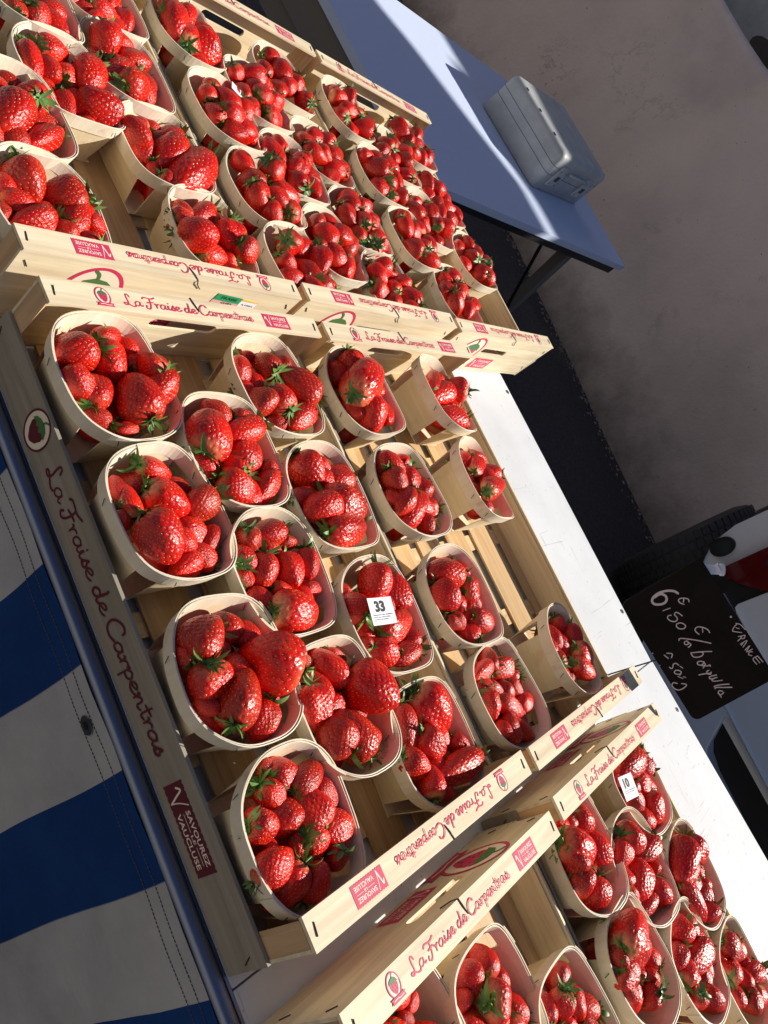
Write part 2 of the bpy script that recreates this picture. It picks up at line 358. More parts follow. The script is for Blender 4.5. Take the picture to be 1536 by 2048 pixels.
def emblem(mb, cx, cy, h, fn, mats=(0, 1, 2, 3), ribbon=True, off=.0004, thick=.07, lean=0.):
    """oval badge with a strawberry; mats = ring, leaf, dark, bare"""
    w_ = h*.42
    F = lambda u, v, o: fn(cx+u*h+lean*v*h, cy+v*h, o)
    mb.flat(ell(0, 0, .42, .5), F, mats[3], off)
    mb.stroke(ell(0, 0, .42, .5, 26)+[(.42, 0)], thick, F, mats[0], off+1e-4)
    body = [(-.24,.12),(-.27,-.02),(-.2,-.2),(-.06,-.36),(.04,-.38),(.18,-.26),(.26,-.04),(.24,.12),(.1,.2),(-.1,.2)]
    mb.flat(body, F, mats[0], off+2e-4)
    for a, b_ in ((-.12,-.02),(.06,-.06),(-.04,-.2),(.12,-.18),(-.16,-.14),(.02,-.3),(.17,0)):
        mb.flat(ell(a, b_, .02, .03, 6), F, mats[2], off+3e-4)
    leaf = [(-.3,.06),(-.16,.12),(-.1,.03),(-.02,.11),(.06,.0),(.12,.1),(.3,.06),(.2,.24),(.05,.31),(-.12,.28),(-.24,.2)]
    mb.flat(leaf, F, mats[1], off+4e-4); mb.stroke([(.02,.28),(.05,.38),(.12,.44)], .045, F, mats[1], off+4.5e-4)
    if ribbon:
        mb.flat([(-.52,-.42),(.5,-.42),(.42,-.53),(.5,-.64),(-.52,-.64),(-.44,-.53)], F, mats[0], off+5e-4)
        mb.stroke([(-.34,-.53),(-.1,-.51),(.1,-.55),(.34,-.53)], .035, F, mats[3], off+6e-4)
def stamp(mb, x, y, wd, ht, fn, m_red=0, m_bare=1, off=.0004):
    n = 13; P = [(x, y)]
    for i in range(n): P += [(x+wd*(i+.25)/n, y), (x+wd*(i+.5)/n, y+ht*.045), (x+wd*(i+.75)/n, y)]
    P += [(x+wd, y), (x+wd, y+ht)]
    for i in range(n)[::-1]: P += [(x+wd*(i+.75)/n, y+ht), (x+wd*(i+.5)/n, y+ht*.955), (x+wd*(i+.25)/n, y+ht)]
    P += [(x, y+ht)]
    mb.flat(P, fn, m_red, off)
    mb.stroke([(x+.06*wd, y+.6*ht), (x+.10*wd, y+.78*ht), (x+.15*wd, y+.45*ht), (x+.2*wd, y+.12*ht)], ht*.07, fn, m_bare, off+1e-4)
    mb.stroke([(x+.2*wd, y+.12*ht), (x+.22*wd, y+.5*ht), (x+.27*wd, y+.9*ht)], ht*.04, fn, m_bare, off+1.5e-4)
    put_text(mb, 'SAVOUREZ', x+.32*wd, y+.62*ht, .6*wd, .22*ht, fn, m_bare, off+1e-4)
    put_text(mb, 'LE', x+.57*wd, y+.44*ht, .1*wd, .12*ht, fn, m_bare, off+1e-4)
    for a in (.34, .7): mb.flat([(x+a*wd, y+.49*ht), (x+(a+.2)*wd, y+.49*ht), (x+(a+.2)*wd, y+.51*ht), (x+a*wd, y+.51*ht)], fn, m_bare, off+1e-4)
    put_text(mb, 'VAUCLUSE', x+.32*wd, y+.14*ht, .6*wd, .22*ht, fn, m_bare, off+1e-4)

# ------------------------------------------------------------------ setting
GZ = -.75
def sheet(name, x0, x1, y0, y1, z, mat):
    mb = MB(); mb.add([(x0,y0,z),(x1,y0,z),(x1,y1,z),(x0,y1,z)], [(0,1,2,3)]); return mb.build(name, [mat], kind='structure')
sheet('ground', -150, 150, -150, 150, GZ, 'asphalt')
# rendered boundary wall (base line measured on the ground)
wall = empty('boundary_wall', (0, 0, 0), label='pinkish grey rendered wall with cracks, behind both tables', cat='wall')
wd_ = Vector((2.38, -.45, 0)).normalized(); wn = Vector((.45, 2.38, 0)).normalized()
o0 = Vector((.44, 3.739, GZ))
mb = MB(); n = 90; L_ = 12.; prof = [(0, 0), (0, 1.45), (.02, 1.485), (.06, 1.5), (.22, 1.5), (.26, 1.485), (.28, 1.45), (.28, 0)]
vs = []
for i in range(n+1):
    jit = .006*math.sin(i*.9)+.004*math.sin(i*2.3)
    for (d, h) in prof: vs.append(o0-wd_*(L_*i/n)+wn*(d+(jit if d < .1 else 0))+Vector((0, 0, h+(.008*math.sin(i*.7) if h > 1.4 else 0))))
k = len(prof)
mb.add(vs, [(i*k+j, i*k+j+1, (i+1)*k+j+1, (i+1)*k+j) for i in range(n) for j in range(k-1)], 0, True)
mb.add(vs[:k], [tuple(range(k))])
mb.build('masonry', ['wall'], wall)
# crumbly mortar fillet and grit at the wall foot
mb = MB(); r2 = random.Random(3)
for i in range(900):
    t = r2.random()*7; p = o0-wd_*t-wn*abs(r2.gauss(.02, .05)); s_ = r2.uniform(.003, .014)
    a = r2.random()*6.28
    pts = [p+Vector((math.cos(a+q*1.257)*s_*r2.uniform(.6, 1), math.sin(a+q*1.257)*s_*r2.uniform(.6, 1), .001)) for q in range(5)]
    top = p+Vector((0, 0, s_*r2.uniform(.4, .9)))
    mb.add(pts+[top], [(q, (q+1) % 5, 5) for q in range(5)])
mb.build('wall_foot_grit', ['wall'], kind='stuff', label='crumbled grit along the foot of the rendered wall', cat='grit')
# house behind the wall: its unseen roof edge is shaped to shade everything behind the stall
house = empty('house', (0, 6, GZ), label='grey blue house side glimpsed over the wall, top right corner', cat='house')
mb = MB(); zb = -GZ
outl = [(-9, 0), (14, 0), (14, 3.66+zb), (2.3, 3.62+zb), (2.14, 3.72+zb), (1.94, 3.69+zb), (1.81, 3.67+zb), (1.76, 3.61+zb), (1.61, 3.63+zb), (-9, 3.60+zb)]
mb.prism(outl, lambda p, t: (p[0], t*4., p[1])); mb.build('facade', ['house'], house)
mb = MB()
shadow_cut = [(-9, 4.29+zb), (-9, 4.12+zb), (1.3, 4.10+zb), (2.06, 4.02+zb), (2.09, 3.92+zb), (2.2, 3.80+zb), (2.3, 3.66+zb), (14, 3.665+zb), (14, 3.95+zb), (4.6, 4.0+zb), (3.3, 4.29+zb)]  # added board, outlined to cast the wanted shadow and light slit
mb.prism(shadow_cut, lambda p, t: (p[0], -.02-.12*t, p[1])); mb.build('shadow_eave_board', ['frame'], house)
mb = MB(); q_ = ony(1524, 104, 5.99)
mb.prism(ell(q_[0], q_[2]+zb, .13, .07, 16), lambda p, t: (p[0], -.012+.01*t, p[1])); mb.build('vent', ['blackp'], house)

sheet('bounce_pavement', -40, 40, -10, -.25, GZ+.004, 'paving')  # unseen paving added to bounce sunlight up at the stall
fill_house = empty('house', (0, -10, GZ), label='cream house added across the street behind the camera as bounce fill', cat='house')  # unseen house, put in to throw warm light back
mb = MB(); mb.box((-22, -6, 0), (26, 0, 8.5)); mb.build('facade', ['cream'], fill_house)
for i in range(9):
    for z in (.9, 4.6):
        mb = MB(); mb.box((-19+i*4.8, .002, z), (-17.9+i*4.8, .05, z+1.9)); mb.build('fill_house_shutter', ['fill_house_shutter'], fill_house)
fill_house_left = empty('house', (-8, 6, GZ), label='rose plastered house side added out of view left of the stall as bounce fill', cat='house')  # unseen facade added so sunlight bounces onto the boundary wall
mb = MB(); mb.box((-5, -5.6, 0), (0, 10, 7.5)); mb.build('facade', ['rose'], fill_house_left)
for i in range(4):
    for z in (1., 4.2):
        mb = MB(); mb.box((.002, -4+i*3.4, z), (.05, -3+i*3.4, z+1.8)); mb.build('fill_house_shutter', ['fill_house_shutter'], fill_house_left)
# ------------------------------------------------------------------ stall tables
def table(name, poly, label, legs, th=.022):
    t = empty(name, (0, 0, GZ), label=label, cat='table')
    mb = MB(); mb.prism(poly, lambda p, q: (p[0], p[1], -GZ-th*(1-q))); bevel(mb.build('tabletop', ['top'], t), .0015, 2)
    for (x, y, lx, ly) in legs:
        m2 = MB(); m2.tube([(x, y, 0), (x+lx, y+ly, -GZ-th-.002)], .014, 0, 10); m2.build('leg', ['iron'], t)
    return t
t1 = table('trestle_table', [(-.64, -.003), (.6105, -.003), (.6135, 1.1), (-.64, 1.098)], 'white topped stall table under the central and top left crates', [(-.55, .1, 0, 0), (-.55, 1.0, 0, 0), (.5, .1, 0, 0), (.5, 1.0, 0, 0)])
t2 = table('trestle_table', [(.6125, -.003), (1.9, -.003), (1.9, 1.25), (.6160, 1.105)], 'white topped stall table under the two bottom right crates', [(.75, .12, 0, 0), (.75, 1.0, 0, 0), (1.8, .12, 0, 0), (1.8, 1.1, 0, 0)])
for (u, v) in ((1017, 784), (1246, 1222), (1356, 1418)):
    p = onz(u, v, .0008); mb = MB()
    mb.prism(ell(p[0], p[1]-.004, .0045, .0045, 14), lambda a, q: (a[0], a[1], -GZ-.001+.0022*q)); mb.prism(ell(p[0], p[1]-.004, .0015, .0015, 8), lambda a, q: (a[0], a[1], -GZ+.0012+.0008*q))
    mb.build('bolt', ['steel'], t1 if u < 1300 else t2)
# rail at the front edge and the striped cloth hanging from it
mb = MB(); mb.tube([(-.9, -.0125, -.0075), (1.95, -.0125, -.0075)], .0085, 0, 20)
mb.box((-.9, -.006, -.012), (1.95, -.0035, -.0005))
mb.build('front_rail', ['rail'], label='dark metal rail along the front edge of the stall', cat='rail')
skirt = empty('striped_cloth', (0, -.0218, -.006), label='blue and white striped cloth hanging below the front rail', cat='cloth')
mb = MB(); nx, nz = 190, 34; PIT = .0955
def cl(x, z):
    f = min(1, -z/.12)
    return -.0022*math.sin(x*21+.8)*f-.003*math.sin(x*9+z*6)*f-.0006*math.sin(x*60+z*25)-.0005*math.sin(z*95+x*14)*math.sin(x*33)
vs = [(-.9+2.85*i/nx, cl(-.9+2.85*i/nx, -.6*j/nz), -.6*j/nz) for j in range(nz+1) for i in range(nx+1)]
mb.add(vs, [(j*(nx+1)+i, (j+1)*(nx+1)+i, (j+1)*(nx+1)+i+1, j*(nx+1)+i+1) for j in range(nz) for i in range(nx)], 0, True)
ob = mb.build('cloth_panel', ['cloth'], skirt)
uvl = ob.data.uv_layers.new(name='uv')
for lp in ob.data.loops:
    co = ob.data.vertices[lp.vertex_index].co
    uvl.data[lp.index].uv = ((co.x+.0012*math.sin(co.z*26)-.2257+PIT*20)/(2*PIT), co.z)
for z in (-.014, -.030):
    mb = MB()
    for i in range(420):
        x = -.3+i*.0036
        mb.box((x, cl(x, z)-.0009, z-.00025), (x+.0026, cl(x, z)-.0002, z+.00025))
    mb.build('seam', ['thread'], skirt)
e_ = ony(212, 1427, -.024)
mb = MB(); mb.prism(ell(0, 0, .009, .007, 20), lambda p, t: (e_[0]+p[0], cl(e_[0], -.022)-.0005-.0012*t, -.022+p[1])); mb.prism(ell(0, 0, .004, .003, 12), lambda p, t: (e_[0]+p[0], cl(e_[0], -.022)-.0018-.0004*t, -.022+p[1]), 1)
mb.build('eyelet', ['steel', 'blackp'], skirt)

# ------------------------------------------------------------------ second table with case
ta = empty('side_table', (0, 0, GZ), label='white table in shade behind the stall, holding the grey case', cat='table')
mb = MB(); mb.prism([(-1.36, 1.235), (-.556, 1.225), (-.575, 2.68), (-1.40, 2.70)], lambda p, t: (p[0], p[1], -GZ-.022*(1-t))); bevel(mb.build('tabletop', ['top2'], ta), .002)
mb = MB(); mb.box((-1.34, 1.262, .63), (-.575, 1.285, .725)); mb.build('apron', ['frame'], ta)
mb = MB(); mb.box((-1.34, 1.31, .55), (-.575, 1.335, .615)); mb.build('crossbar', ['frame'], ta)
mb = MB(); mb.box((-.60, 1.29, .70), (-.575, 2.62, .727)); mb.build('side_rail', ['iron'], ta)
F_ = onz(1042, 592, GZ); T_ = onz(1150, 508, -.03)
for (x, y) in ((-.62, 2.30), (-1.30, 2.30), (-.62, 1.40), (-1.30, 1.40)):
    mb = MB(); dy = .16 if y > 2 else -.05
    mb.add([(x-.02, y-.02, .727), (x+.02, y-.02, .727), (x+.02, y+.02, .727), (x-.02, y+.02, .727)]+[(x-.02+.02, y+dy-.015, 0), (x+.035, y+dy-.015, 0), (x+.035, y+dy+.02, 0), (x, y+dy+.02, 0)],
           [(0,1,2,3),(4,7,6,5),(0,4,5,1),(1,5,6,2),(2,6,7,3),(3,7,4,0)])
    mb.build('leg', ['frame'], ta)
for y in (2.42, 1.38):
    mb = MB(); mb.box((-1.28, y, .10), (-.60, y+.035, .145)); mb.build('stretcher', ['frame'], ta)
mb = MB(); mb.tube([(-.63, 2.1, .715), (-.605, 2.38, .36)], .006, 0, 8); mb.build('brace', ['iron'], ta)

case = empty('hard_case', (-.945, 2.24, 0), math.radians(5), label='grey white plastic hard case with latches on the shaded table', cat='case')
def rbox(a, b, r, seg=4):
    bm = bmesh.new(); bmesh.ops.create_cube(bm, size=1)
    for v in bm.verts: v.co = Vector([(a[i]+b[i])/2+v.co[i]*(b[i]-a[i]) for i in range(3)])
    bmesh.ops.bevel(bm, geom=bm.edges[:], offset=r, segments=seg, affect='EDGES', profile=.5)
    me = bpy.data.meshes.new('r'); bm.to_mesh(me); bm.free()
    for p in me.polygons: p.use_smooth = True
    return me
def rb(name, a, b, r, mat, parent, seg=4, **k):
    me = rbox(a, b, r, seg); me.name = name; me.materials.append(M[mat]); return link(name, me, parent, **k)
hx, hy = .16, .212
me = rbox((-hx, -hy, -.03), (hx, hy, .142), .022, 5); me.name = 'shell'; me.materials.append(M['case'])
for v in me.vertices: v.co.z = max(v.co.z, .003)
link('shell', me, case)
def ring(z):
    me = rbox((-hx-.0006, -hy-.0006, -.03), (hx+.0006, hy+.0006, .142), .022, 5); me.name = 'seam'
    ks = sorted({round(v.co.z, 5) for v in me.vertices})
    bmr = bmesh.new(); bmr.from_mesh(me)
    for (co, no) in (((0, 0, z), (0, 0, -1)), ((0, 0, z+.0016), (0, 0, 1))): bmesh.ops.bisect_plane(bmr, geom=bmr.verts[:]+bmr.edges[:]+bmr.faces[:], plane_co=co, plane_no=no, clear_outer=True)
    bmr.to_mesh(me); bmr.free(); me.materials.append(M['case_dark']); return link('seam', me, case)
ring(.062)
ring(.092)
for y in (-.125, .115):
    lt = rb('latch', (hx-.004, y-.032, .028), (hx+.007, y+.032, .108), .006, 'case', case, 3)
    mb = MB()
    mb.box((hx+.0065, y-.012, .052), (hx+.0085, y+.012, .072)); 
    for (yy, zz) in ((-.022, .04), (.022, .04), (-.022, .09), (.022, .09)): mb.box((hx+.0065, y+yy-.003, zz-.002), (hx+.0078, y+yy+.003, zz+.002))
    mb.build('catch', ['case_dark'], lt)
mb = MB(); mb.tube([(hx+.001, -.07, .09), (hx+.022, -.06, .10), (hx+.022, .05, .10), (hx+.001, .06, .09)], .006, 0, 8); mb.build('handle', ['case'], case)
for x in (-.1, -.02, .07):
    mb = MB(); mb.box((x, -hy+.012, .1405), (x+.012, -hy+.016, .1428)); mb.build('lid_slot', ['case_dark'], case)

# ------------------------------------------------------------------ parked car (rear left corner)
CY = 2.72
car = empty('parked_car', (.55, CY+.4, GZ), label='white car corner with red tail light and tyre, right edge', cat='car')
def cp(px, py, y=CY): p = ony(px, py, y); return (p[0]-.55, p[2]-GZ)
def plate(name, pts, y0, y1, mat, bev=.012, seg=3, **k):
    mb = MB(); mb.prism(pts, lambda p, t: (p[0], (y0 if t == 0 else y1)-CY-.4, p[1])); o = mb.build(name, [mat], car, **k); bevel(o, bev, seg); return o
def W2(P): return [(p[0]-.55, p[1]-GZ) for p in P]
plate('body_shell', W2([(.69, -.52), (.625, -.40), (.565, -.330), (.513, -.270), (.475, -.207), (.456, -.122), (.457, .0), (.470, .2), (.52, .5), (.62, .66), (.8, .72), (1.9, .72), (2.08, .6), (2.16, .2), (2.17, -.35), (2.05, -.5)]), CY+.005, CY+1.9, 'carw', .03, 4)
mb = MB(); mb.tube([(.47-.55+.012, -.4+.004, -.225-GZ), (.50-.55, -.4+.0, -.245-GZ), (.54-.55, -.4+.002, -.296-GZ)], .0035, 0, 6); mb.build('fender_crease', ['carbl'], car)
tl = plate('tail_light', W2([(.574, -.218), (.586, -.228), (.608, -.231), (.646, -.208), (.712, -.133), (.73, .0), (.71, .18), (.60, .20), (.572, .05)]), CY-.03, CY+.06, 'redl', .012)
for (x, z, k_) in ((.61, -.16, 0), (.65, -.11, 0), (.625, -.06, 2)):
    mb = MB(); mb.prism(ell(x-.55, z-GZ, .020, .026, 14), lambda p, t: (p[0], -.4-.034+.003*t, p[1])); mb.build('reflector_lens', ['glass' if k_ == 2 else 'redl'], tl)
plate('dark_gap', W2([(.56, -.31), (.575, -.228), (.61, -.24), (.65, -.215), (.714, -.14), (.725, -.10), (.745, -.30), (.70, -.42), (.6, -.40)]), CY-.004, CY+.05, 'blackp', .004)  # black plate standing in for the shaded gap beside the tail light
plate('tailgate', W2([(.715, -.245), (.722, -.259), (.735, -.263), (1.98, -.263), (2.0, .6), (.85, .6), (.74, .2), (.718, -.10)]), CY-.022, CY+.04, 'carw', .012)
bm = bmesh.new()
def loop(P, y): vs = [bm.verts.new((p[0], y-CY-.4, p[1])) for p in W2(P)]; return vs, [bm.edges.new((vs[i], vs[(i+1) % len(vs)])) for i in range(len(vs))]
v1, e1 = loop([(.66, -.272), (2.12, -.272), (2.16, -.45), (2.1, -.68), (.74, -.68), (.66, -.55)], CY-.06)
v2, e2 = loop([(1.066, -.478), (1.070, -.466), (1.083, -.461), (1.80, -.461), (1.84, -.475), (1.76, -.60), (1.70, -.632), (1.26, -.625), (1.19, -.612), (1.150, -.590)], CY-.06)
bmesh.ops.triangle_fill(bm, edges=e1+e2, use_beauty=True)
ex = bmesh.ops.extrude_face_region(bm, geom=bm.faces[:]); bmesh.ops.translate(bm, vec=(0, .11, 0), verts=[g for g in ex['geom'] if isinstance(g, bmesh.types.BMVert)])
bmesh.ops.recalc_face_normals(bm, faces=bm.faces[:])
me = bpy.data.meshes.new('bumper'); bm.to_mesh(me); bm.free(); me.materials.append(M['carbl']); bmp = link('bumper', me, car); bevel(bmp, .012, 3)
plate('bumper_recess', W2([(1.0, -.40), (1.9, -.40), (1.9, -.66), (1.0, -.66)]), CY+.04, CY+.06, 'blackp', .002)
mb = MB(); mb.tube([(.95-.55, -.462, -.450-GZ), (1.95-.55, -.462, -.456-GZ)], .006, 0, 8); mb.build('bumper_crease', ['carbl'], car)
c = cp(1446, 1093); cap = None
mb = MB(); mb.prism(ell(c[0], c[1], .034, .047, 24), lambda p, t: (p[0], -.4-.012+.02*t, p[1]), 0); mb.prism(ell(c[0], c[1], .027, .039, 24), lambda p, t: (p[0], -.4-.016+.02*t, p[1]), 1); mb.build('parking_sensor', ['blackp', 'glass'], car)
# wheel with tread blocks
wh = MB(); R0 = .31; tc_ = ((.40+.56)/2-.55, CY+.42-CY-.4, R0); seg = 72; wdt = .17
prof = [(-wdt/2, R0*.62), (-wdt/2-.006, R0*.8), (-wdt/2+.008, R0*.95), (-wdt/2+.03, R0*.985), (wdt/2-.03, R0*.985), (wdt/2-.008, R0*.95), (wdt/2+.006, R0*.8), (wdt/2, R0*.62)]
vs = [(tc_[0]+p[0], tc_[1]+math.cos(2*math.pi*i/seg)*p[1], tc_[2]+math.sin(2*math.pi*i/seg)*p[1]) for i in range(seg) for p in prof]
k = len(prof); wh.add(vs, [(i*k+j, i*k+j+1, ((i+1) % seg)*k+j+1, ((i+1) % seg)*k+j) for i in range(seg) for j in range(k-1)], 0, True)
wheel = wh.build('tyre', ['rubber'], car)
tb = MB()
for i in range(60):
    for j in range(4):
        th = 2*math.pi*(i+.25*(j % 2))/60; x = tc_[0]-wdt/2+.012+j*(wdt-.024)/4
        for_ = []
        for rr in (R0*.95, R0*1.005):
            for (xx, tt) in ((x+.003, 0), (x+(wdt-.024)/4-.003, .012), (x+(wdt-.024)/4-.003, .082), (x+.003, .07)):
                for_.append((xx, tc_[1]+math.cos(th+tt)*rr, tc_[2]+math.sin(th+tt)*rr))
        tb.add(for_, [(4,5,6,7),(0,1,5,4),(1,2,6,5),(2,3,7,6),(3,0,4,7)])
o = tb.build('tread', ['rubber'], wheel); o['kind'] = 'stuff'
mb = MB(); mb.tube([(tc_[0]-.03, tc_[1], tc_[2]), (tc_[0]+.08, tc_[1], tc_[2])], R0*.62, 0, 24); mb.build('rim', ['steel'], wheel)

# ------------------------------------------------------------------ crates
LX, WY, HZ, SW = .6, .378, .104, .0268
def crate_proto():
    c = empty('strawberry_crate')
    fr = lambda x, y: (LX-x, WY-y)
    for side in (0, 1):     # 0 = left end (x=0), 1 = right end, turned half round
        def X(x, y, z, s=side): return (x, y, z) if s == 0 else (LX-x, WY-y, z)
        def bx(mb, a, b, mi=0):
            p, q = X(*a), X(*b); mb.box([min(p[i], q[i]) for i in range(3)], [max(p[i], q[i]) for i in range(3)], mi)
        # end panel with hand hole
        bm = bmesh.new()
        def lp(P): vs = [bm.verts.new(X(0, p[0], p[1])) for p in P]; return [bm.edges.new((vs[i], vs[(i+1) % len(vs)])) for i in range(len(vs))]
        hole = ell(.235, .0625, .007, .007, 7, -math.pi/2, math.pi/2)+ell(.155, .0625, .007, .007, 7, math.pi/2, 1.5*math.pi)
        E_ = lp([(0, .004), (WY, .004), (WY, HZ-.0042), (0, HZ-.0042)])+lp(hole)
        bmesh.ops.triangle_fill(bm, edges=E_, use_beauty=True)
        ex = bmesh.ops.extrude_face_region(bm, geom=bm.faces[:]); bmesh.ops.translate(bm, vec=(.003 if side == 0 else -.003, 0, 0), verts=[g for g in ex['geom'] if isinstance(g, bmesh.types.BMVert)])
        bmesh.ops.recalc_face_normals(bm, faces=bm.faces[:])
        me = bpy.data.meshes.new('end_panel'); bm.to_mesh(me); bm.free(); me.materials.append(M['ply_y'])
        pan = link('end_panel', me, c)
        out = lambda u, v, h: X(-h, WY-u, v)   # seen from outside, reading left to right
        mb = MB(); emblem(mb, .094 if True else 0, .056, .078, lambda u, v, h: X(-h, u, v), (0, 1, 2, 3), True, .0004, .055)
        mb.build('printed_emblem', ['pink', 'pgreen', 'pblack', 'pwhite'], pan)
        if side == 0:
            pan.children[0].location = (0, WY-.188, 0)
        else:
            pan.children[0].location = (0, -(WY-.188), 0)
        mb = MB(); stamp(mb, .150, .012, .07, .030, out if False else (lambda u, v, h: X(-h, WY-u, v)), 0, 1); mb.build('printed_stamp', ['pink', 'pwhite'], pan)
        # top rail: two laminated strips
        mb = MB(); bx(mb, (-.0012, .0005, HZ-.0022), (SW, WY-.0005, HZ)); bx(mb, (-.0004, .001, HZ-.0042), (SW-.0006, WY-.001, HZ-.0023))
        rail = mb.build('end_rail', ['ply_y'], c)
        top = lambda u, v, h: X(SW-v, u, HZ+h)
        mb = MB(); emblem(mb, .061, .0148, .0185, top, (0, 1, 2, 3), True, .0003, .06); mb.build('printed_emblem', ['pink', 'pgreen', 'pblack', 'pwhite'], rail)
        mb = MB(); put_script(mb, 'La Fraise de Carpentras', .085, .0085, .175, .0055, .00115, top, 0, .0003); mb.build('printed_lettering', ['pink'], rail)
        mb = MB(); stamp(mb, .2795, .0042, .0425, .0185, top, 0, 1, .0003); mb.build('printed_stamp', ['pink', 'pwhite'], rail)
        for (u, v0, v1) in ((.0085, .008, .0185), (.3690, .008, .0185)):
            mb = MB(); mb.tube([X(SW-v0, u, HZ+.0004), X(SW-v1, u+.0018, HZ+.0007)], .00055, 0, 6); mb.build('staple', ['staple'], rail)
        mb = MB(); mb.tube([X(SW-.012, .1795, HZ+.0004), X(SW-.02, .1765, HZ+.0009), X(-.0015, .1745, HZ+.0007), X(-.0019, .171, HZ-.006), X(-.0012, .162, HZ-.013)], .00065, 0, 6); mb.build('staple', ['staple'], rail)
        for (u, z) in ((.012, .03), (.012, .085), (.366, .03), (.366, .085)):
            mb = MB(); mb.tube([X(-.0006, u-.003, z-.004), X(-.0006, u+.003, z+.004)], .0005, 0, 5); mb.build('staple', ['staple'], pan)
        # corner posts: triangular section
        for f in (0, 1):
            tri = [(.0031, .0005), (SW-.002, .0005), (.0031, SW-.002)] if f == 0 else [(.0031, WY-.0005), (.0031, WY-SW+.002), (SW-.002, WY-.0005)]
            mb = MB(); mb.prism(tri, lambda p, t: X(p[0], p[1], .006 if t == 0 else HZ-.0044)); mb.build('corner_post', ['post'], c)
    for f in (0, 1):
        y0, y1 = (-.0038, -.0002) if f == 0 else (WY+.0002, WY+.0038)
        h = .052 if f == 0 else .057
        mb = MB(); mb.box((-.0005, y0, .002), (LX+.0005, y1, h))
        mb.box((.028, y1+.0002 if f == 0 else y0-.0026, .008), (LX-.028, y1+.0026 if f == 0 else y0-.0002, h-.004))
        pl = mb.build('side_plank', ['ply_shade' if f == 0 else 'ply_x'], c)
        F = (lambda u, v, h_: (u, y0-h_, v)) if f == 0 else (lambda u, v, h_: (LX-u, y1+h_, v))
        mb = MB(); emblem(mb, .112, .029, .042, F, (0, 1, 0, 2), False, .0003, .05); mb.build('printed_emblem', ['pdark', 'pgreen', 'pwhite'], pl)
        mb = MB(); put_script(mb, 'La Fraise de Carpentras', .150, .0195, .270, .0095, .0020, F, 0, .0003); mb.build('printed_lettering', ['pdark'], pl)
        mb = MB(); stamp(mb, .444, .0115, .078, .026, F, 0, 1, .0003); mb.build('printed_stamp', ['pdark', 'pwhite'], pl)
        for u in (.008, .592):
            mb = MB(); mb.tube([F(u-.002, .036, .0004), F(u+.003, .028, .0006)], .0006, 0, 5); mb.build('staple', ['staple'], pl)
    mb = MB(); mb.box((.004, .0045, .0065), (.596, .022, .0095)); mb.build('floor_slat', ['slat'], c)
    for (a, b) in ((.044, .103), (.124, .178), (.200, .253), (.275, .334)):
        mb = MB(); mb.box((.004, a, .0065), (.596, b, .0098)); mb.build('floor_slat', ['slat'], c)
    mb = MB(); mb.box((.004, .352, .0065), (.596, .3735, .0095)); mb.build('floor_slat', ['slat'], c)
    for x in (.028, .155, .291, .415, .548):
        mb = MB(); mb.box((x, .003, .0025), (x+.025, WY-.003, .0062)); mb.build('floor_batten', ['batten'], c)
    return c
CR = {'M1': (0, 0, 0), 'M2': (.0027, .3931, .0022), 'T1': (-.6298, -.0039, -.0002), 'T2': (-.6305, .3906, -.0012), 'T3': (-.6232, .7795, -.002), 'R1': (.6452, -.0018, .0013), 'R2': (.6369, .3952, -.001)}
LB = {'M1': 'full strawberry crate at the centre, its long side against the rail above the striped cloth',
'M2': 'half empty crate behind the central one, under the black price board',
'T1': 'crate in the top left corner with a green FRAISE sticker on its end',
'T2': 'full crate between the top left crate and the farthest one',
'T3': 'full crate farthest back at the top, nearest the shaded table',
'R1': 'crate at the bottom edge showing bare floor slats and a leaning shadow',
'R2': 'full crate at the bottom right, holding the ticket numbered 10'}
proto = crate_proto(); crates = {}
for i, (k_, (x, y, a)) in enumerate(CR.items()):
    c = proto if i == 0 else copy_tree(proto)
    c.location = (x, y, .0004); c.rotation_euler.z = a; tag(c, LB[k_], 'crate', 'strawberry crates on the stall tables'); crates[k_] = c
# sticker on the end of the top left crate
cT = crates['T1']; mb = MB(); FN = lambda u, v, h: (LX+h, u, v)
mb.flat([(.246, .069), (.316, .065), (.318, .083), (.248, .089)], FN, 1, .0006); mb.flat([(.247, .078), (.288, .0755), (.288, .0865), (.248, .089)], FN, 0, .0008)
mb.flat([(.289, .0830), (.318, .0815), (.318, .083), (.289, .0865)], FN, 2, .0009); mb.flat([(.289, .070), (.316, .069), (.317, .081), (.289, .082)], FN, 4, .0008)
sk = lambda u, v, h: FN(u, v-.06*(u-.25), h)
put_text(mb, 'FRAISE', .256, .0815, .026, .0045, sk, 3, .001); put_text(mb, 'CLERY', .262, .0735, .018, .0035, sk, 3, .001); put_text(mb, '4,100G', .293, .0775, .02, .003, sk, 3, .001)
put_text(mb, 'CAT. I  FRANCE', .252, .0705, .034, .002, sk, 3, .001)
mb.build('sticker', ['lgreen', 'lpink', 'lyel', 'pblack', 'paper'], [ch for ch in cT.children if ch.name.startswith('end_panel')][1])

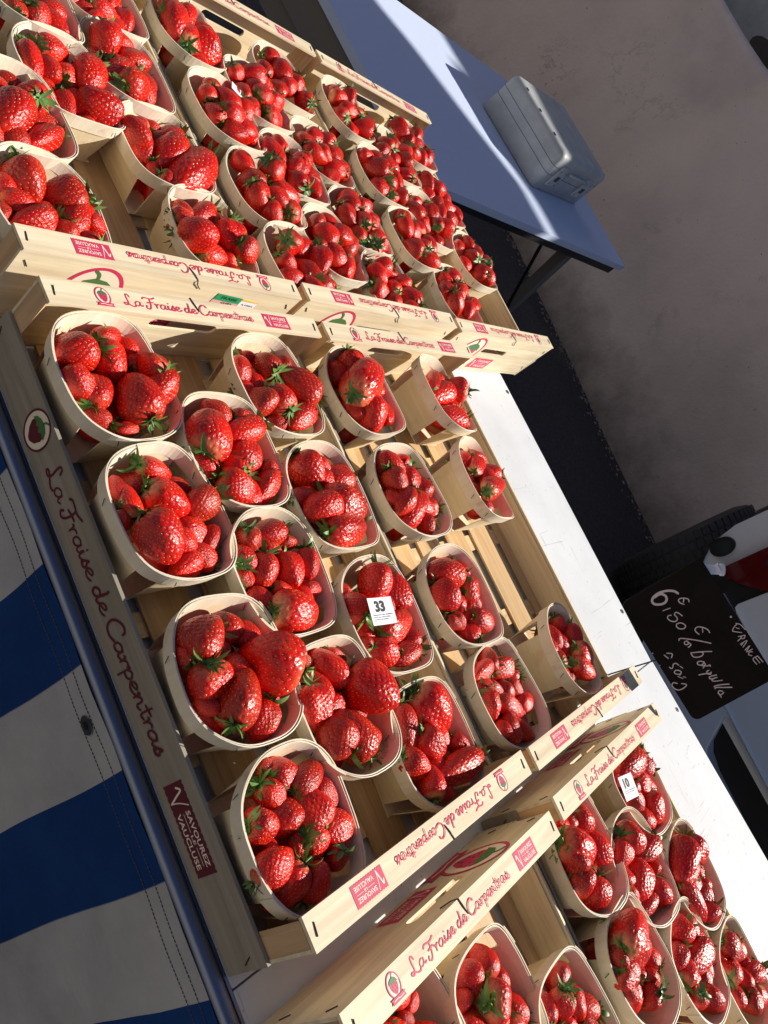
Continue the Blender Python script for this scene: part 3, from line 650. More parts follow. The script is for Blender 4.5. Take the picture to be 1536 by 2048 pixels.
# ------------------------------------------------------------------ baskets
RA, RB, RZ = .0685, .0635, .070; BA, BB = .050, .041
def srim(t, a=RA, b=RB, e=2/2.7):
    c, s = math.cos(t), math.sin(t)
    w = 1+.012*math.sin(5*t+VR[1]*2)+.010*math.sin(2*t+VR[3])
    return a*w*math.copysign(abs(c)**e, c), b*w*math.copysign(abs(s)**e, s)
VR = [0, 0, 0, 0]
def rz_(t): return RZ+.004*math.cos(2*t)+VR[0]*math.cos(t+VR[1])+VR[2]*math.sin(3*t+VR[3])
def solid(mb_v, mb_f, th):
    pass
def basket_proto():
    b = empty('strawberry_basket')
    def shell(fn, nu, nv, th, name, mat):
        bm = bmesh.new(); g = [[bm.verts.new(fn(i/nu, j/nv)) for i in range(nu+1)] for j in range(nv+1)]
        for j in range(nv):
            for i in range(nu): bm.faces.new((g[j][i], g[j][i+1], g[j+1][i+1], g[j+1][i]))
        bmesh.ops.recalc_face_normals(bm, faces=bm.faces[:]); bmesh.ops.solidify(bm, geom=bm.faces[:], thickness=th)
        me = bpy.data.meshes.new(name); bm.to_mesh(me); bm.free(); me.materials.append(M[mat])
        for p in me.polygons: p.use_smooth = False
        return link(name, me, b)
    # four veneer flaps rising from the base, open slots between them
    for k in range(4):
        t0 = k*math.pi/2
        def fl(u, v, k=k, t0=t0):
            s = 2*u-1
            base = [(BA, s*BB*.80), (-s*BA*.72, BB), (-BA, -s*BB*.80), (s*BA*.72, -BB)][k]
            span = .62 if k % 2 == 0 else .50
            rx, ry = srim(t0+s*span, RA-.0012, RB-.0012); top = rz_(t0+s*span)-.004
            e = v**.9
            return (base[0]+(rx-base[0])*e, base[1]+(ry-base[1])*e, .0012+(top-.0012)*v)
        shell(fl, 10, 6, .0011, 'side_flap', 'veneer')
    mb = MB(); mb.box((-BA, -BB, .0002), (BA, BB, .0014)); mb.build('base', ['veneer'], b)
    for (dr, hh, dz, nm) in ((.0, .0175, 0, 'rim_band'), (-.0018, .014, -.0010, 'rim_liner')):
        def bd(u, v, dr=dr, hh=hh, dz=dz):
            t = 2*math.pi*u; rx, ry = srim(t, RA+dr-.0022*(1-v), RB+dr-.0022*(1-v)); return (rx, ry, rz_(t)+dz-hh*(1-v))
        o = shell(bd, 64, 2, .0010, nm, 'rim')
        for p in o.data.polygons: p.use_smooth = False
    # overlap where the band ends meet, and its staples
    def ov(u, v):
        t = -1.15+.42*u; rx, ry = srim(t, RA+.0012-.0022*(1-v), RB+.0012-.0022*(1-v)); return (rx, ry, rz_(t)+.0006-.0185*(1-v))
    shell(ov, 8, 2, .0009, 'band_overlap', 'rim')
    for t in (-1.35, -.8, -2.2, .35, 2.7, 1.3):
        rx, ry = srim(t, RA+.0009, RB+.0009); rx2, ry2 = srim(t+.05, RA+.0004, RB+.0004)
        mb = MB(); mb.tube([(rx, ry, rz_(t)-.005), (rx2, ry2, rz_(t)-.012)], .0004, 0, 5); mb.build('staple', ['staple'], b)
    return b
protos = []
for k in range(5):
    VR[:] = [random.uniform(.001, .0035), random.random()*6, random.uniform(.0004, .0014), random.random()*6]; protos.append(basket_proto())
fresh = list(protos)
BK = {'M1': [(230,765),(315,1035),(450,1350),(597,1665),(465,910),(560,1150),(685,1415),(550,780),(657,1000),(765,1235),(865,1490)],
'M2': [(700,790),(795,990),(905,1200),(1005,1395),(870,800),(945,970),(1120,1310)],
'T1': [(70,17),(204,25),(117,162),(233,121),(46,229),(333,317),(92,408),(417,471)],
'T2': [(358,62),(429,225),(520,394),(579,525),(562,167),(512,200),(637,317),(580,340),(658,500),(717,458),(775,575)],
'T3': [(679,225),(779,317),(821,296),(746,358),(842,442),(875,408),(812,492),(942,529),(896,583)],
'R1': [(815,2015),(990,2035),(1140,2055)],
'R2': [(1146,1740),(1271,1733),(1379,1758),(1271,1575),(1254,1937),(1383,1908),(1479,1950)]}
CN = {'M1': 'the central crate', 'M2': 'the half empty crate', 'T1': 'the top left crate', 'T2': 'the second top crate', 'T3': 'the farthest crate', 'R1': 'the bottom edge crate', 'R2': 'the bottom right crate'}
ORD = ['first', 'second', 'third', 'fourth', 'fifth']
blist = []
for ck, pts in BK.items():
    x0, y0, a0 = CR[ck]; loc = []
    for (u, v) in pts:
        p = onz(u, v, RZ); lx, ly = p[0]-x0, p[1]-y0
        ly = min(max(ly, .064), WY-.064); lx = min(max(lx, .078), LX-.078); loc.append([lx, ly])
    for _ in range(40):     # nudge apart where rims would cross
        for i in range(len(loc)):
            for j in range(i):
                dx = (loc[i][0]-loc[j][0])/(2*RA); dy = (loc[i][1]-loc[j][1])/(2*RB); d = (abs(dx)**2.2+abs(dy)**2.2)**(1/2.2)
                if d < .93 and d > 1e-6:
                    s = (.93-d)*.5*.5; loc[i][0] += dx/d*s*2*RA; loc[i][1] += dy/d*s*2*RB; loc[j][0] -= dx/d*s*2*RA; loc[j][1] -= dy/d*s*2*RB
        for l in loc: l[0] = min(max(l[0], .074), LX-.074); l[1] = min(max(l[1], .0635), WY-.0635)
    rows = {0: [], 1: [], 2: []}
    for i, l in enumerate(loc): rows[0 if l[1] < .125 else (1 if l[1] < .235 else 2)].append(i)
    for i, (l, pp) in enumerate(zip(loc, pts)):
        b = fresh.pop() if fresh else copy_tree(random.choice(protos))
        b.location = (x0+l[0], y0+l[1], .0108); b.rotation_euler.z = random.uniform(-.09, .09)+(math.pi if random.random() < .5 else 0)
        if ck == 'M2' and i >= 4: b.rotation_euler = (-.17, 0, random.uniform(-.05, .05)); b.location.z += .008; b.location.y += .002
        r = [k for k in rows if i in rows[k]][0]; rk = sorted(rows[r], key=lambda q: loc[q][0]).index(i)
        tag(b, 'thin wooden basket, %s from the top in the %s row of %s' % (ORD[rk], ('left', 'middle', 'right')[r], CN[ck]), 'basket', 'strawberry baskets in the crates')
        blist.append(dict(crate=ck, px=pp, pos=(x0+l[0], y0+l[1]), obj=b, name='%s %s-row basket, %s' % (ORD[rk], ('left', 'middle', 'right')[r], CN[ck].replace('the ', ''))))

# ------------------------------------------------------------------ strawberries
def berry_arrays(seed, nu, nv, nseed, dimple=True):
    r = np.random.default_rng(seed)
    p1 = r.uniform(.30, .44); ex = r.uniform(1.5, 2.3); pw = r.uniform(.55, .8)
    lob = r.uniform(.02, .085, 3); ph = r.uniform(0, 6.28, 3); bend = r.uniform(-.07, .07, 2); flat_ = r.uniform(.88, 1.)
    bumps = [(r.uniform(0, 6.28), r.uniform(.2, .8), r.uniform(-.07, .10)) for _ in range(5)]
    def rad(t):
        t = np.asarray(t, float)
        return np.where(t > p1, (np.clip(1-((t-p1)/(1-p1))**ex, 0, 1))**pw, np.clip(1-((p1-t)/p1)**2.6, 0, 1)**.5)*.5
    def surf(t, th):
        R = rad(t)
        f = 1+lob[0]*np.cos(2*th+ph[0])+lob[1]*np.cos(3*th+ph[1])+lob[2]*np.cos(5*th+ph[2])*.5
        for (a, tt, am) in bumps: f = f+am*np.exp(-((np.angle(np.exp(1j*(th-a))))**2/.5+(t-tt)**2/.03))
        R = R*f
        z = .5-t; z = z-.06*np.clip(1-(R/.22), 0, 1)*(t < .12)      # dimple under the calyx
        return np.stack([R*np.cos(th)+bend[0]*t*t, R*np.sin(th)*flat_+bend[1]*t*t, z], -1)
    # seed lattice
    tt = np.linspace(.001, .999, 500); rr = rad(tt); ar = np.cumsum(rr+.02); ar /= ar[-1]
    k = np.arange(nseed); st = np.interp((k+.5)/nseed, ar, tt); sth = (k*2.39996+r.normal(0, .05, nseed)) % (2*np.pi)
    S = surf(st, sth)
    tv = (1-np.cos(np.linspace(0, np.pi, nv+1)))/2; tv = tv[1:-1]
    T, TH = np.meshgrid(tv, np.linspace(0, 2*np.pi, nu, endpoint=False), indexing='ij')
    V = surf(T.ravel(), TH.ravel()); nrow = len(tv)
    e = 1e-3
    def normal(t, th):
        a = surf(np.clip(t+e, .001, .999), th)-surf(np.clip(t-e, .001, .999), th); b = surf(t, th+e)-surf(t, th-e)
        n = np.cross(a, b); n /= np.linalg.norm(n, axis=-1, keepdims=True)+1e-12
        s = np.sign((n*(surf(t, th)-np.array([0, 0, 0]))).sum(-1)); return n*np.where(s == 0, 1, s)[:, None]
    if dimple:
        N = normal(T.ravel(), TH.ravel()); D = np.full(len(V), 9.)
        for i in range(0, len(V), 800):
            D[i:i+800] = np.sqrt(((V[i:i+800, None]-S[None])**2).sum(-1)).min(1)
        sg = .025 if nu > 100 else .033; V = V-N*(np.exp(-(D/sg)**2)*.0165)[:, None]+N*(.003*np.clip(D/.06, 0, 1)**2)[:, None]
    top = surf(np.array([.0]), np.array([0.]))[0]; tip = surf(np.array([1.]), np.array([0.]))[0]
    top = np.array([V[:nu, 0].mean(), V[:nu, 1].mean(), V[:nu, 2].mean()-.01])
    V = np.vstack([V, top[None], tip[None]]); a = len(V)-2; b = len(V)-1
    F = [(i*nu+j, i*nu+(j+1) % nu, (i+1)*nu+(j+1) % nu, (i+1)*nu+j) for i in range(nrow-1) for j in range(nu)]
    F += [(a, (j+1) % nu, j) for j in range(nu)]+[(b, (nrow-1)*nu+j, (nrow-1)*nu+(j+1) % nu) for j in range(nu)]
    SN = normal(st, sth)
    return V, F, S, SN
def seeds_geo(S, SN, size):
    vs = []; fs = []
    for p, n in zip(S, SN):
        up = np.array([0, 0, 1.]); t = up-n*(up@n); l = np.linalg.norm(t)
        if l < .05: continue
        t /= l; s = np.cross(n, t); c = p-n*.010; o = len(vs)
        vs += [c+t*size*1.5, c+s*size*.8, c-t*size*1.3, c-s*size*.8, c+n*size*.7]
        fs += [(o, o+1, o+4), (o+1, o+2, o+4), (o+2, o+3, o+4), (o+3, o, o+4)]
    return vs, fs
BM = []
for s in range(9):
    V, F, S, SN = berry_arrays(100+s, 132, 84, 185+int(s*9)); mb = MB(); mb.add(V, F, 0, True); a, b_ = seeds_geo(S, SN, .0115); mb.add(a, b_, 1, False)
    me = mb.mesh('strawberry_%s' % 'abcdefghi'[s], ['berry', 'seed'])
    al = me.attributes.new('loc', 'FLOAT_VECTOR', 'POINT'); al.data.foreach_set('vector', np.array(mb.v, 'f').ravel()); BM.append(me)
def calyx_geo(seed, low=False):
    r = random.Random(seed); vs = []; fs = []; n = r.randint(12, 16)
    for i in range(n):
        a = 2*math.pi*i/n+r.uniform(-.2, .2); L = r.uniform(.24, .50); wd = r.uniform(.032, .068); lift = r.uniform(-.6, 1.3); curl = r.uniform(-1.6, 1.8); tw = r.uniform(-.4, .4)
        m = 3 if low else 6; z = .0; x = .02; o = len(vs); ang = lift*.5
        for j in range(m+1):
            t = j/m; ww = wd*math.sin(math.pi*min(1, .22+t*.78))**.8*(1 if t < 1 else 0)+.002
            ca, sa = math.cos(a+tw*t*.4), math.sin(a+tw*t*.4)
            for sgn in (-1, 0, 1):
                px = x; py = sgn*ww; pz = z+(.25*ww if sgn else 0)*(1)
                vs.append((px*ca-py*sa, px*sa+py*ca, pz+.015))
            x += L/m*math.cos(ang); z += L/m*math.sin(ang); ang += curl/m
        for j in range(m):
            for q in (0, 1): fs.append((o+j*3+q, o+j*3+q+1, o+(j+1)*3+q+1, o+(j+1)*3+q))
    # stalk stub
    o = len(vs); sl_ = r.uniform(.06, .22); lean = r.uniform(-.1, .1)
    for j, (z, rr, k) in enumerate(((-.02, .035, 0), (.03, .03, .2), (sl_, .02, 1))):
        for q in range(6): vs.append((rr*math.cos(q*1.047)+lean*k, rr*math.sin(q*1.047), z))
    for j in range(2):
        for q in range(6): fs.append((o+j*6+q, o+j*6+(q+1) % 6, o+(j+1)*6+(q+1) % 6, o+(j+1)*6+q))
    fs.append(tuple(o+12+q for q in range(6)))
    return vs, fs
CM = []
for s in range(7):
    mb = MB(); a, b_ = calyx_geo(40+s); mb.add(a, b_, 0, True); CM.append(mb.mesh('calyx_%s' % 'abcdefg'[s], ['calyx']))
LOW = [berry_arrays(300+s, 20, 14, 10, False)[:2] for s in range(4)]; LOWC = [calyx_geo(80+s, True) for s in range(3)]
MID = []
for s in range(4):
    V, F, S, SN = berry_arrays(200+s, 58, 38, 130); a, b_ = seeds_geo(S, SN, .013); MID.append((V, F, np.array(a), b_))
def frame(D, roll):
    D = Vector(D).normalized(); z = -D; x = z.orthogonal().normalized(); x = Matrix.Rotation(roll, 3, z) @ x; y = z.cross(x)
    return Matrix((x, y, z)).transposed()
CRP = {'A': (0, 540, 2.4), 'F': (170, 880, 5.297), 'Z': (0, 1000, 2.4), 'E': (420, 1500, 4.8), 'D': (560, 600, 2.4), 'X': (380, 1100, 2.4), 'Q': (860, 1000, 3.491), 'Y': (896, 1408, 2.4), 'T': (0, 0, 2.4), 'W': (480, 1408, 2.4)}
# (crop, stem x, stem y, tip x, tip y, width, leaves shown)
DIG = {
('M1',0): 'A 430 400 255 400 180 1;A 430 325 560 290 115 0;A 490 350 560 535 160 1;A 570 330 635 390 100 0;A 620 480 650 410 90 0;A 810 520 740 405 140 1;A 370 560 255 520 150 0;A 420 660 480 520 165 0;A 720 735 620 500 200 1;A 870 560 790 690 140 0;A 530 740 400 680 100 1;A 660 760 555 765 70 1',
('M1',1): 'F 500 250 910 350 260 1;F 230 660 190 340 180 0;F 500 880 400 430 290 1;F 600 520 1100 790 430 0;F 1390 620 1100 760 330 1;F 220 790 270 1030 190 1;F 430 990 850 1470 480 0;F 870 1040 1200 1180 300 1;F 1340 920 1240 1330 230 0;F 1190 1280 900 1500 270 0;F 850 460 1130 520 160 0',
('M1',2): 'Z 830 700 930 540 200 0;Z 1020 650 1140 590 160 1;Z 1130 600 1230 710 130 0;Z 830 790 790 710 110 1;Z 1010 740 900 800 140 1;Z 1040 820 1240 900 200 0;Z 1430 850 1230 700 250 1;Z 890 860 990 1010 200 1;Z 1070 1190 1160 880 225 1;Z 1290 1010 1230 1190 150 1;Z 870 1030 930 1120 110 0;Z 1430 730 1450 800 60 0',
('M1',3): 'E 560 280 500 90 190 0;E 440 340 720 560 270 1;E 750 320 1010 20 250 0;E 1090 760 800 350 330 0;E 1000 290 1220 580 220 0;E 330 740 640 720 320 1;E 430 1330 640 1030 370 0;E 1000 1400 990 1120 310 0;E 880 1010 780 800 210 0;E 1190 1000 1210 1060 230 1;E 560 880 620 980 150 0',
('M1',4): 'A 1085 720 955 640 130 0;A 1100 670 1210 685 95 0;A 940 890 1005 690 215 0;A 1240 740 1075 785 130 1;A 1130 940 1235 840 150 1;A 895 925 1025 1000 135 0;A 1030 1010 1205 1120 160 1;A 1310 990 1235 1145 130 0;A 1265 950 1360 1040 100 0',
('M1',5): 'A 1335 1235 1185 1260 130 1;A 1160 1260 1230 1360 125 1;A 1330 1305 1430 1310 80 0;A 1265 1370 1260 1535 155 1;A 1370 1370 1415 1530 150 0;A 1480 1340 1505 1485 105 1;Z 1145 405 1205 335 85 0;Z 1210 440 1290 535 125 0;Z 1290 545 1535 550 190 0;Z 1300 420 1400 450 85 0;Z 1440 440 1535 430 90 0',
('M1',6): 'X 745 650 580 485 150 1;X 820 560 960 740 215 0;X 530 650 600 880 180 0;X 860 1005 700 770 190 1;X 730 1030 590 870 170 1;X 500 500 555 530 65 0;X 640 480 745 525 75 0;X 770 800 830 790 90 0',
('M1',7): 'A 1130 420 1165 560 110 0;A 1160 410 1220 425 65 0;A 1300 510 1255 410 120 1;D 195 500 0 340 150 0;A 1370 690 1290 540 150 1;A 1275 600 1225 690 130 1;A 1370 745 1290 710 75 0;A 1505 700 1400 770 110 1;A 1340 420 1370 470 70 0',
('M1',8): 'D 60 735 185 910 165 0;D 335 860 215 860 125 0;D 165 765 225 830 85 0;D 195 960 405 1010 190 0;D 195 1035 55 1080 155 1;D 205 1175 415 1150 150 0;D 30 965 185 935 90 0;D 385 1060 320 1110 75 1',
('M1',9): 'X 870 60 860 225 160 1;X 935 140 1030 280 150 0;X 800 330 750 215 130 1;X 725 165 755 215 65 0;X 885 410 1050 330 150 0;X 985 520 830 450 130 1;X 1085 500 975 575 105 1;X 850 480 820 430 70 1',
('M1',10): 'X 1055 680 1240 855 190 0;X 1000 735 1070 985 110 1;X 1095 870 1220 985 140 0;X 1000 1000 1140 1070 140 0;X 1375 990 1175 1105 150 0;X 1160 1220 1140 1040 140 0;X 1245 895 1330 970 95 0;X 985 965 1035 1030 65 0',
('M2',0): 'D 180 425 325 275 190 1;D 290 235 395 415 130 0;D 275 450 395 480 90 0;D 400 450 495 525 90 0;D 275 500 255 595 95 1;D 390 550 435 690 155 1;D 290 600 330 650 80 0',
('M2',1): 'D 455 735 555 835 130 0;D 430 810 525 935 120 1;D 600 815 625 955 125 1;D 560 960 530 1075 110 1;D 645 1000 595 1155 120 0;D 615 960 740 1020 95 0;D 680 1030 725 1140 85 0;D 450 960 490 1010 80 0',
('M2',2): 'D 800 1300 655 1270 135 1;D 840 1260 885 1335 85 0;D 680 1370 755 1510 130 0;D 860 1410 940 1380 130 1;Q 255 690 345 795 115 0;Q 140 790 235 910 125 1;Q 285 860 450 910 150 0;Q 60 920 140 980 100 0',
('M2',3): 'Q 365 1130 260 1240 125 1;Q 555 1170 400 1190 155 1;Q 520 1250 640 1390 115 0;Q 385 1285 515 1370 105 0;Q 340 1330 425 1560 155 1;Q 455 1395 650 1500 140 0;Q 560 1590 730 1690 115 0;Q 470 1620 500 1690 110 0',
('M2',4): 'D 670 410 705 300 80 0;D 705 385 790 370 75 0;D 800 445 690 485 130 1;D 885 450 825 395 105 1;D 870 585 750 560 125 1;D 730 520 780 540 80 0;D 870 600 890 640 70 0',
('M2',5): 'D 870 735 925 645 80 0;D 890 755 980 790 90 0;D 955 810 1015 960 115 0;D 1065 820 985 775 90 1;D 1015 1010 1115 945 95 0;D 875 835 915 935 75 0;D 955 965 1010 1025 75 0',
('M2',6): 'Q 855 815 935 930 115 0;Q 955 845 1025 1060 115 0;Q 855 950 965 1110 120 0;Q 1020 1085 1180 1225 150 0;Q 1010 1250 1170 1350 140 0;Q 935 1190 990 1300 85 1',
('R2',0): 'Y 580 515 695 605 130 0;Y 510 665 680 735 190 0;Y 560 830 470 735 115 1;Y 675 635 745 765 135 0;Y 570 840 650 970 135 1;Y 690 830 710 1000 140 1',
('R2',1): 'Y 780 595 880 650 140 1;Y 790 645 790 775 110 0;Y 965 635 890 735 115 1;Y 905 755 900 940 145 0;Y 990 825 955 735 75 1;Y 965 915 915 1035 100 0;Y 955 875 1050 965 120 0;Y 825 895 895 980 85 0',
('R2',2): 'Y 1080 630 1070 835 140 1;Y 1125 635 1220 745 120 0;Y 1155 765 1065 865 90 0;Y 1170 755 1205 845 80 0;Y 1075 885 1220 1080 110 0;Y 1180 860 1245 1000 105 1;Y 1265 1035 1225 1085 90 1',
('R2',3): 'Y 905 245 815 335 130 0;Y 955 300 890 255 90 1;Y 875 345 960 425 110 0;Y 935 415 1015 590 130 0;Y 845 425 935 515 90 0;Y 950 580 990 560 60 1',
('R2',4): 'Y 735 1120 845 945 165 1;Y 795 1145 950 1190 170 0;Y 700 1145 740 1265 95 0;Y 885 1300 775 1260 130 1;Y 925 1295 1005 1355 95 0;Y 735 1335 815 1425 110 0;Y 960 1400 950 1430 115 1;Y 795 1395 845 1485 85 0',
('R2',5): 'Y 1135 1075 1065 1095 120 1;Y 1025 1075 1065 1135 85 0;Y 1065 1160 1035 1275 100 1;Y 1235 1155 1145 1285 125 0;Y 1110 1345 1150 1215 115 1;Y 1155 1385 1235 1435 105 0;Y 1225 1395 1305 1485 120 0;Y 1150 1480 1180 1500 80 1',
('R2',6): 'Y 1295 1135 1405 1195 110 0;Y 1340 1330 1365 1225 105 1;Y 1385 1205 1445 1315 85 0;Y 1510 1275 1455 1315 85 1;Y 1380 1365 1380 1445 90 0;Y 1425 1395 1495 1465 105 0;Y 1290 1190 1310 1240 60 0',
('R1',0): 'W 835 1400 790 1480 90 0;W 760 1500 820 1530 80 0',
('R1',1): 'Y 80 1370 60 1490 95 0;Y 165 1440 295 1430 175 1;Y 260 1510 200 1560 120 0',
('R1',2): 'Y 520 1385 555 1510 125 1;Y 700 1475 595 1430 115 1;Y 640 1530 700 1560 100 0',
('T1',5): 'T 605 575 695 705 130 0;T 665 655 715 785 110 0;T 695 600 755 640 75 0;T 855 650 765 640 90 1;T 845 690 775 795 150 1;T 765 835 865 905 90 0;T 1005 815 875 930 165 0;T 725 790 745 840 60 1',
('T1',7): 'T 815 1040 945 1080 110 0;T 1010 1010 915 1070 105 1;T 825 1115 940 1195 155 0;T 925 1105 985 1195 115 0;T 1080 1085 1115 1205 140 1;T 945 1215 1090 1245 110 0;T 1165 1230 1265 1295 110 1;T 790 1090 830 1095 45 0',
('T1',3): 'T 420 110 445 215 140 1;T 505 175 615 235 100 0;T 475 225 535 295 90 0;T 585 265 700 335 130 0;T 440 250 480 290 80 0;T 625 355 500 415 150 1;T 655 365 725 505 110 0;T 580 530 715 505 140 1',
('T1',2): 'T 55 210 125 385 120 0;T 165 230 315 265 130 1;T 195 285 265 405 120 0;T 295 400 355 345 110 1;T 455 330 415 435 150 1;T 165 405 265 535 100 0;T 285 445 355 585 90 0;T 325 435 405 555 85 0;T 415 475 550 565 170 0;T 390 570 440 600 65 0',
('T1',4): 'T 0 375 85 435 105 0;T 110 495 -10 605 180 0;T 155 515 130 425 150 1;T 15 615 125 715 120 0;T 280 645 110 695 120 0;T 195 575 275 615 85 0',
('T1',6): 'T 60 770 195 965 180 1;T 385 965 225 925 170 1;T 15 945 155 1005 130 0;T 255 1065 55 1070 150 1;T 405 1005 315 1125 140 1;T 425 1055 525 1145 100 0;T 0 845 40 935 100 0;T 20 1000 0 1050 90 0',
('T1',0): 'T 0 20 60 50 80 0;T 130 60 225 130 120 1;T 195 25 295 95 110 0;T 60 80 110 20 100 1',
('T1',1): 'T 415 15 565 95 110 0;T 500 85 580 110 75 1;T 380 30 430 50 70 0',
('T2',0): 'T 725 65 760 10 110 1;T 790 60 810 185 130 0;T 890 55 890 145 105 1;T 865 275 875 175 120 1;T 900 155 1060 300 150 0;T 780 10 830 50 65 0;T 960 150 1000 180 80 0'}
berries = []; low_list = []
r = random.Random(11)
for b in blist:
    b['tl'] = b['obj'].rotation_euler.x != 0
    b['i'] = [x for x in blist if x['crate'] == b['crate']].index(b)
    key = (b['crate'], b['i']); bx_, by_ = b['pos']; by_ += .011 if b['tl'] else 0
    if key in DIG:
        for ln in DIG[key].split(';'):
            p = ln.split(); ox, oy, s = CRP[p[0]]; n = [float(q) for q in p[1:]]
            w_px = n[4]/s; s0 = (ox+n[0]/s, oy+n[1]/s); s1 = (ox+n[2]/s, oy+n[3]/s)
            z = .069+r.uniform(-.004, .006)
            P0 = onz(*s0, z); P1 = onz(*s1, z); C0 = (P0+P1)/2; dist = (RM[2] @ (C0-CAM)); wd = w_px*dist/CAMF*1.14
            z = min(.080, max(.064, .070+(wd-.036)*.35+r.uniform(-.003, .004)))
            P0 = onz(*s0, z); P1 = onz(*s1, z); C0 = (P0+P1)/2; D = P1-P0; L = np.linalg.norm(D)
            bxy = np.array([bx_, by_])
            for _ in range(3):
                rel = (C0[:2]-bxy)/np.array([RA, RB]); rr = np.linalg.norm(rel)
                if rr > 1e-4:
                    u_ = C0[:2]-bxy; u_ = u_/np.linalg.norm(u_); dn = D[:2]/(np.linalg.norm(D[:2])+1e-9); co = abs(float(dn @ u_)); lf = .006 if (n[5] and float(dn @ u_) < 0) else 0.
                    ext = math.hypot(L/2*co, wd/2*math.sqrt(1-co*co)); lim = max(.12, .955-(ext+lf)*.92/RB)
                    if rr > lim:
                        new = bxy+(C0[:2]-bxy)*lim/rr; C0 = np.array([new[0], new[1], C0[2]+min(.010, (rr-lim)*.035)])
            if L < 1.08*wd:
                full = 1.14*wd; up = math.sqrt(max(0, full**2-L**2))*.8; D = D+np.array([0, 0, -up if n[5] else up]); L = full
            else: D = D+np.array([0, 0, -.12*L])
            berries.append(dict(c=C0, d=D, L=L, w=wd, leaf=int(n[5]), b=b))
    else:
        pts = []; tries = 0
        while len(pts) < 15 and tries < 900:
            tries += 1; a = r.random()*6.283; q = math.sqrt(r.random())*.93
            x = (RA-.017)*q*math.cos(a); y = (RB-.016)*q*math.sin(a)
            if all((x-p[0])**2+(y-p[1])**2 > .0262**2 for p in pts): pts.append((x, y))
        for (x, y) in pts:
            wd = r.uniform(.030, .040); L = wd*r.uniform(1.1, 1.4); rr = math.hypot(x/RA, y/RB)
            az = r.random()*6.283; el = r.uniform(-.75, .5)
            D = np.array([math.cos(az)*math.cos(el), math.sin(az)*math.cos(el), math.sin(el)])
            berries.append(dict(c=np.array([bx_+x, by_+y, .082-.016*rr**2+r.uniform(-.006, .007)]), d=D, L=L, w=wd, leaf=int(el < -.05), b=b))
    if key in DIG:
        mine = [q for q in berries if q['b'] is b]; tries = 0; n_ = 0
        while n_ < 9 and tries < 400:
            tries += 1; a = r.random()*6.283; q = math.sqrt(r.random())
            x = (RA-.021)*q*math.cos(a); y = (RB-.020)*q*math.sin(a); p = np.array([bx_+x, by_+y])
            if all(np.hypot(*(p-m['c'][:2])) > .36*m['w']+.010 for m in mine):
                wd = r.uniform(.028, .036); az = r.random()*6.283; el = r.uniform(-.7, .5)
                D = np.array([math.cos(az)*math.cos(el), math.sin(az)*math.cos(el), math.sin(el)]); n_ += 1
                mine.append(dict(c=np.array([p[0], p[1], .062+r.uniform(-.004, .006)]), d=D, L=wd*r.uniform(1.1, 1.35), w=wd, leaf=int(el < 0), b=b, extra=True)); berries.append(mine[-1])
    for k in range(11):     # hidden lower layer
        a = k*2.4+r.random(); q = math.sqrt((k+.5)/11)*.74
        az = r.random()*6.28; low_list.append((np.array([bx_+RA*.70*q*math.cos(a), by_+RB*.60*q*math.sin(a)*(.6 if b['tl'] else 1)+(.010 if b['tl'] else 0), (.045 if b['tl'] else .036)+r.uniform(-.003, .010)]), np.array([math.cos(az), math.sin(az), r.uniform(-.4, .4)]), r.uniform(.036, .044), r.uniform(.030, .035)))
def contain(b):
    bb = b['b']; cx, cy = bb['pos']; cy += .016 if bb['tl'] else 0
    D = b['d']/np.linalg.norm(b['d'])
    for _ in range(14):
        p = b['c'][:2]-np.array([cx, cy]); k = .79+.21*min(1., max(0., (b['c'][2]-.30*b['w']-.011)/.052))-(.12 if bb['tl'] else 0)
        bad = False
        for a in np.linspace(0, 2*math.pi, 12, endpoint=False):
            u = np.array([math.cos(a), math.sin(a)]); co = abs(float(D[:2] @ u)); e = math.hypot(b['L']/2*co, b['w']/2*math.sqrt(max(0, 1-co*co)))*.94
            q = np.abs(p+u*e)/np.array([(RA-.0015)*k, (RB-.0015)*k])
            if (q[0]**2.7+q[1]**2.7) > 1.0: bad = True; break
        if not bad: return
        b['c'] = np.array([cx+p[0]*.93, cy+p[1]*.93, b['c'][2]+.0007])
for b in berries: contain(b)
inside = lambda P: -60 < pix(P)[0] < 1596 and -60 < pix(P)[1] < 2108
berries = [b for b in berries if inside(b['c'])]
for b in berries: b['d3'] = np.linalg.norm(b['c']-CAM); b['app'] = b['w']/b['d3']
berries.sort(key=lambda b: (b.get('extra', False) or not bool(DIG.get((b['b']['crate'], b['b']['i']))), -b['app']))
own = berries[:300]; rest = berries[300:]
own.sort(key=lambda b: (b['b']['name'], ))
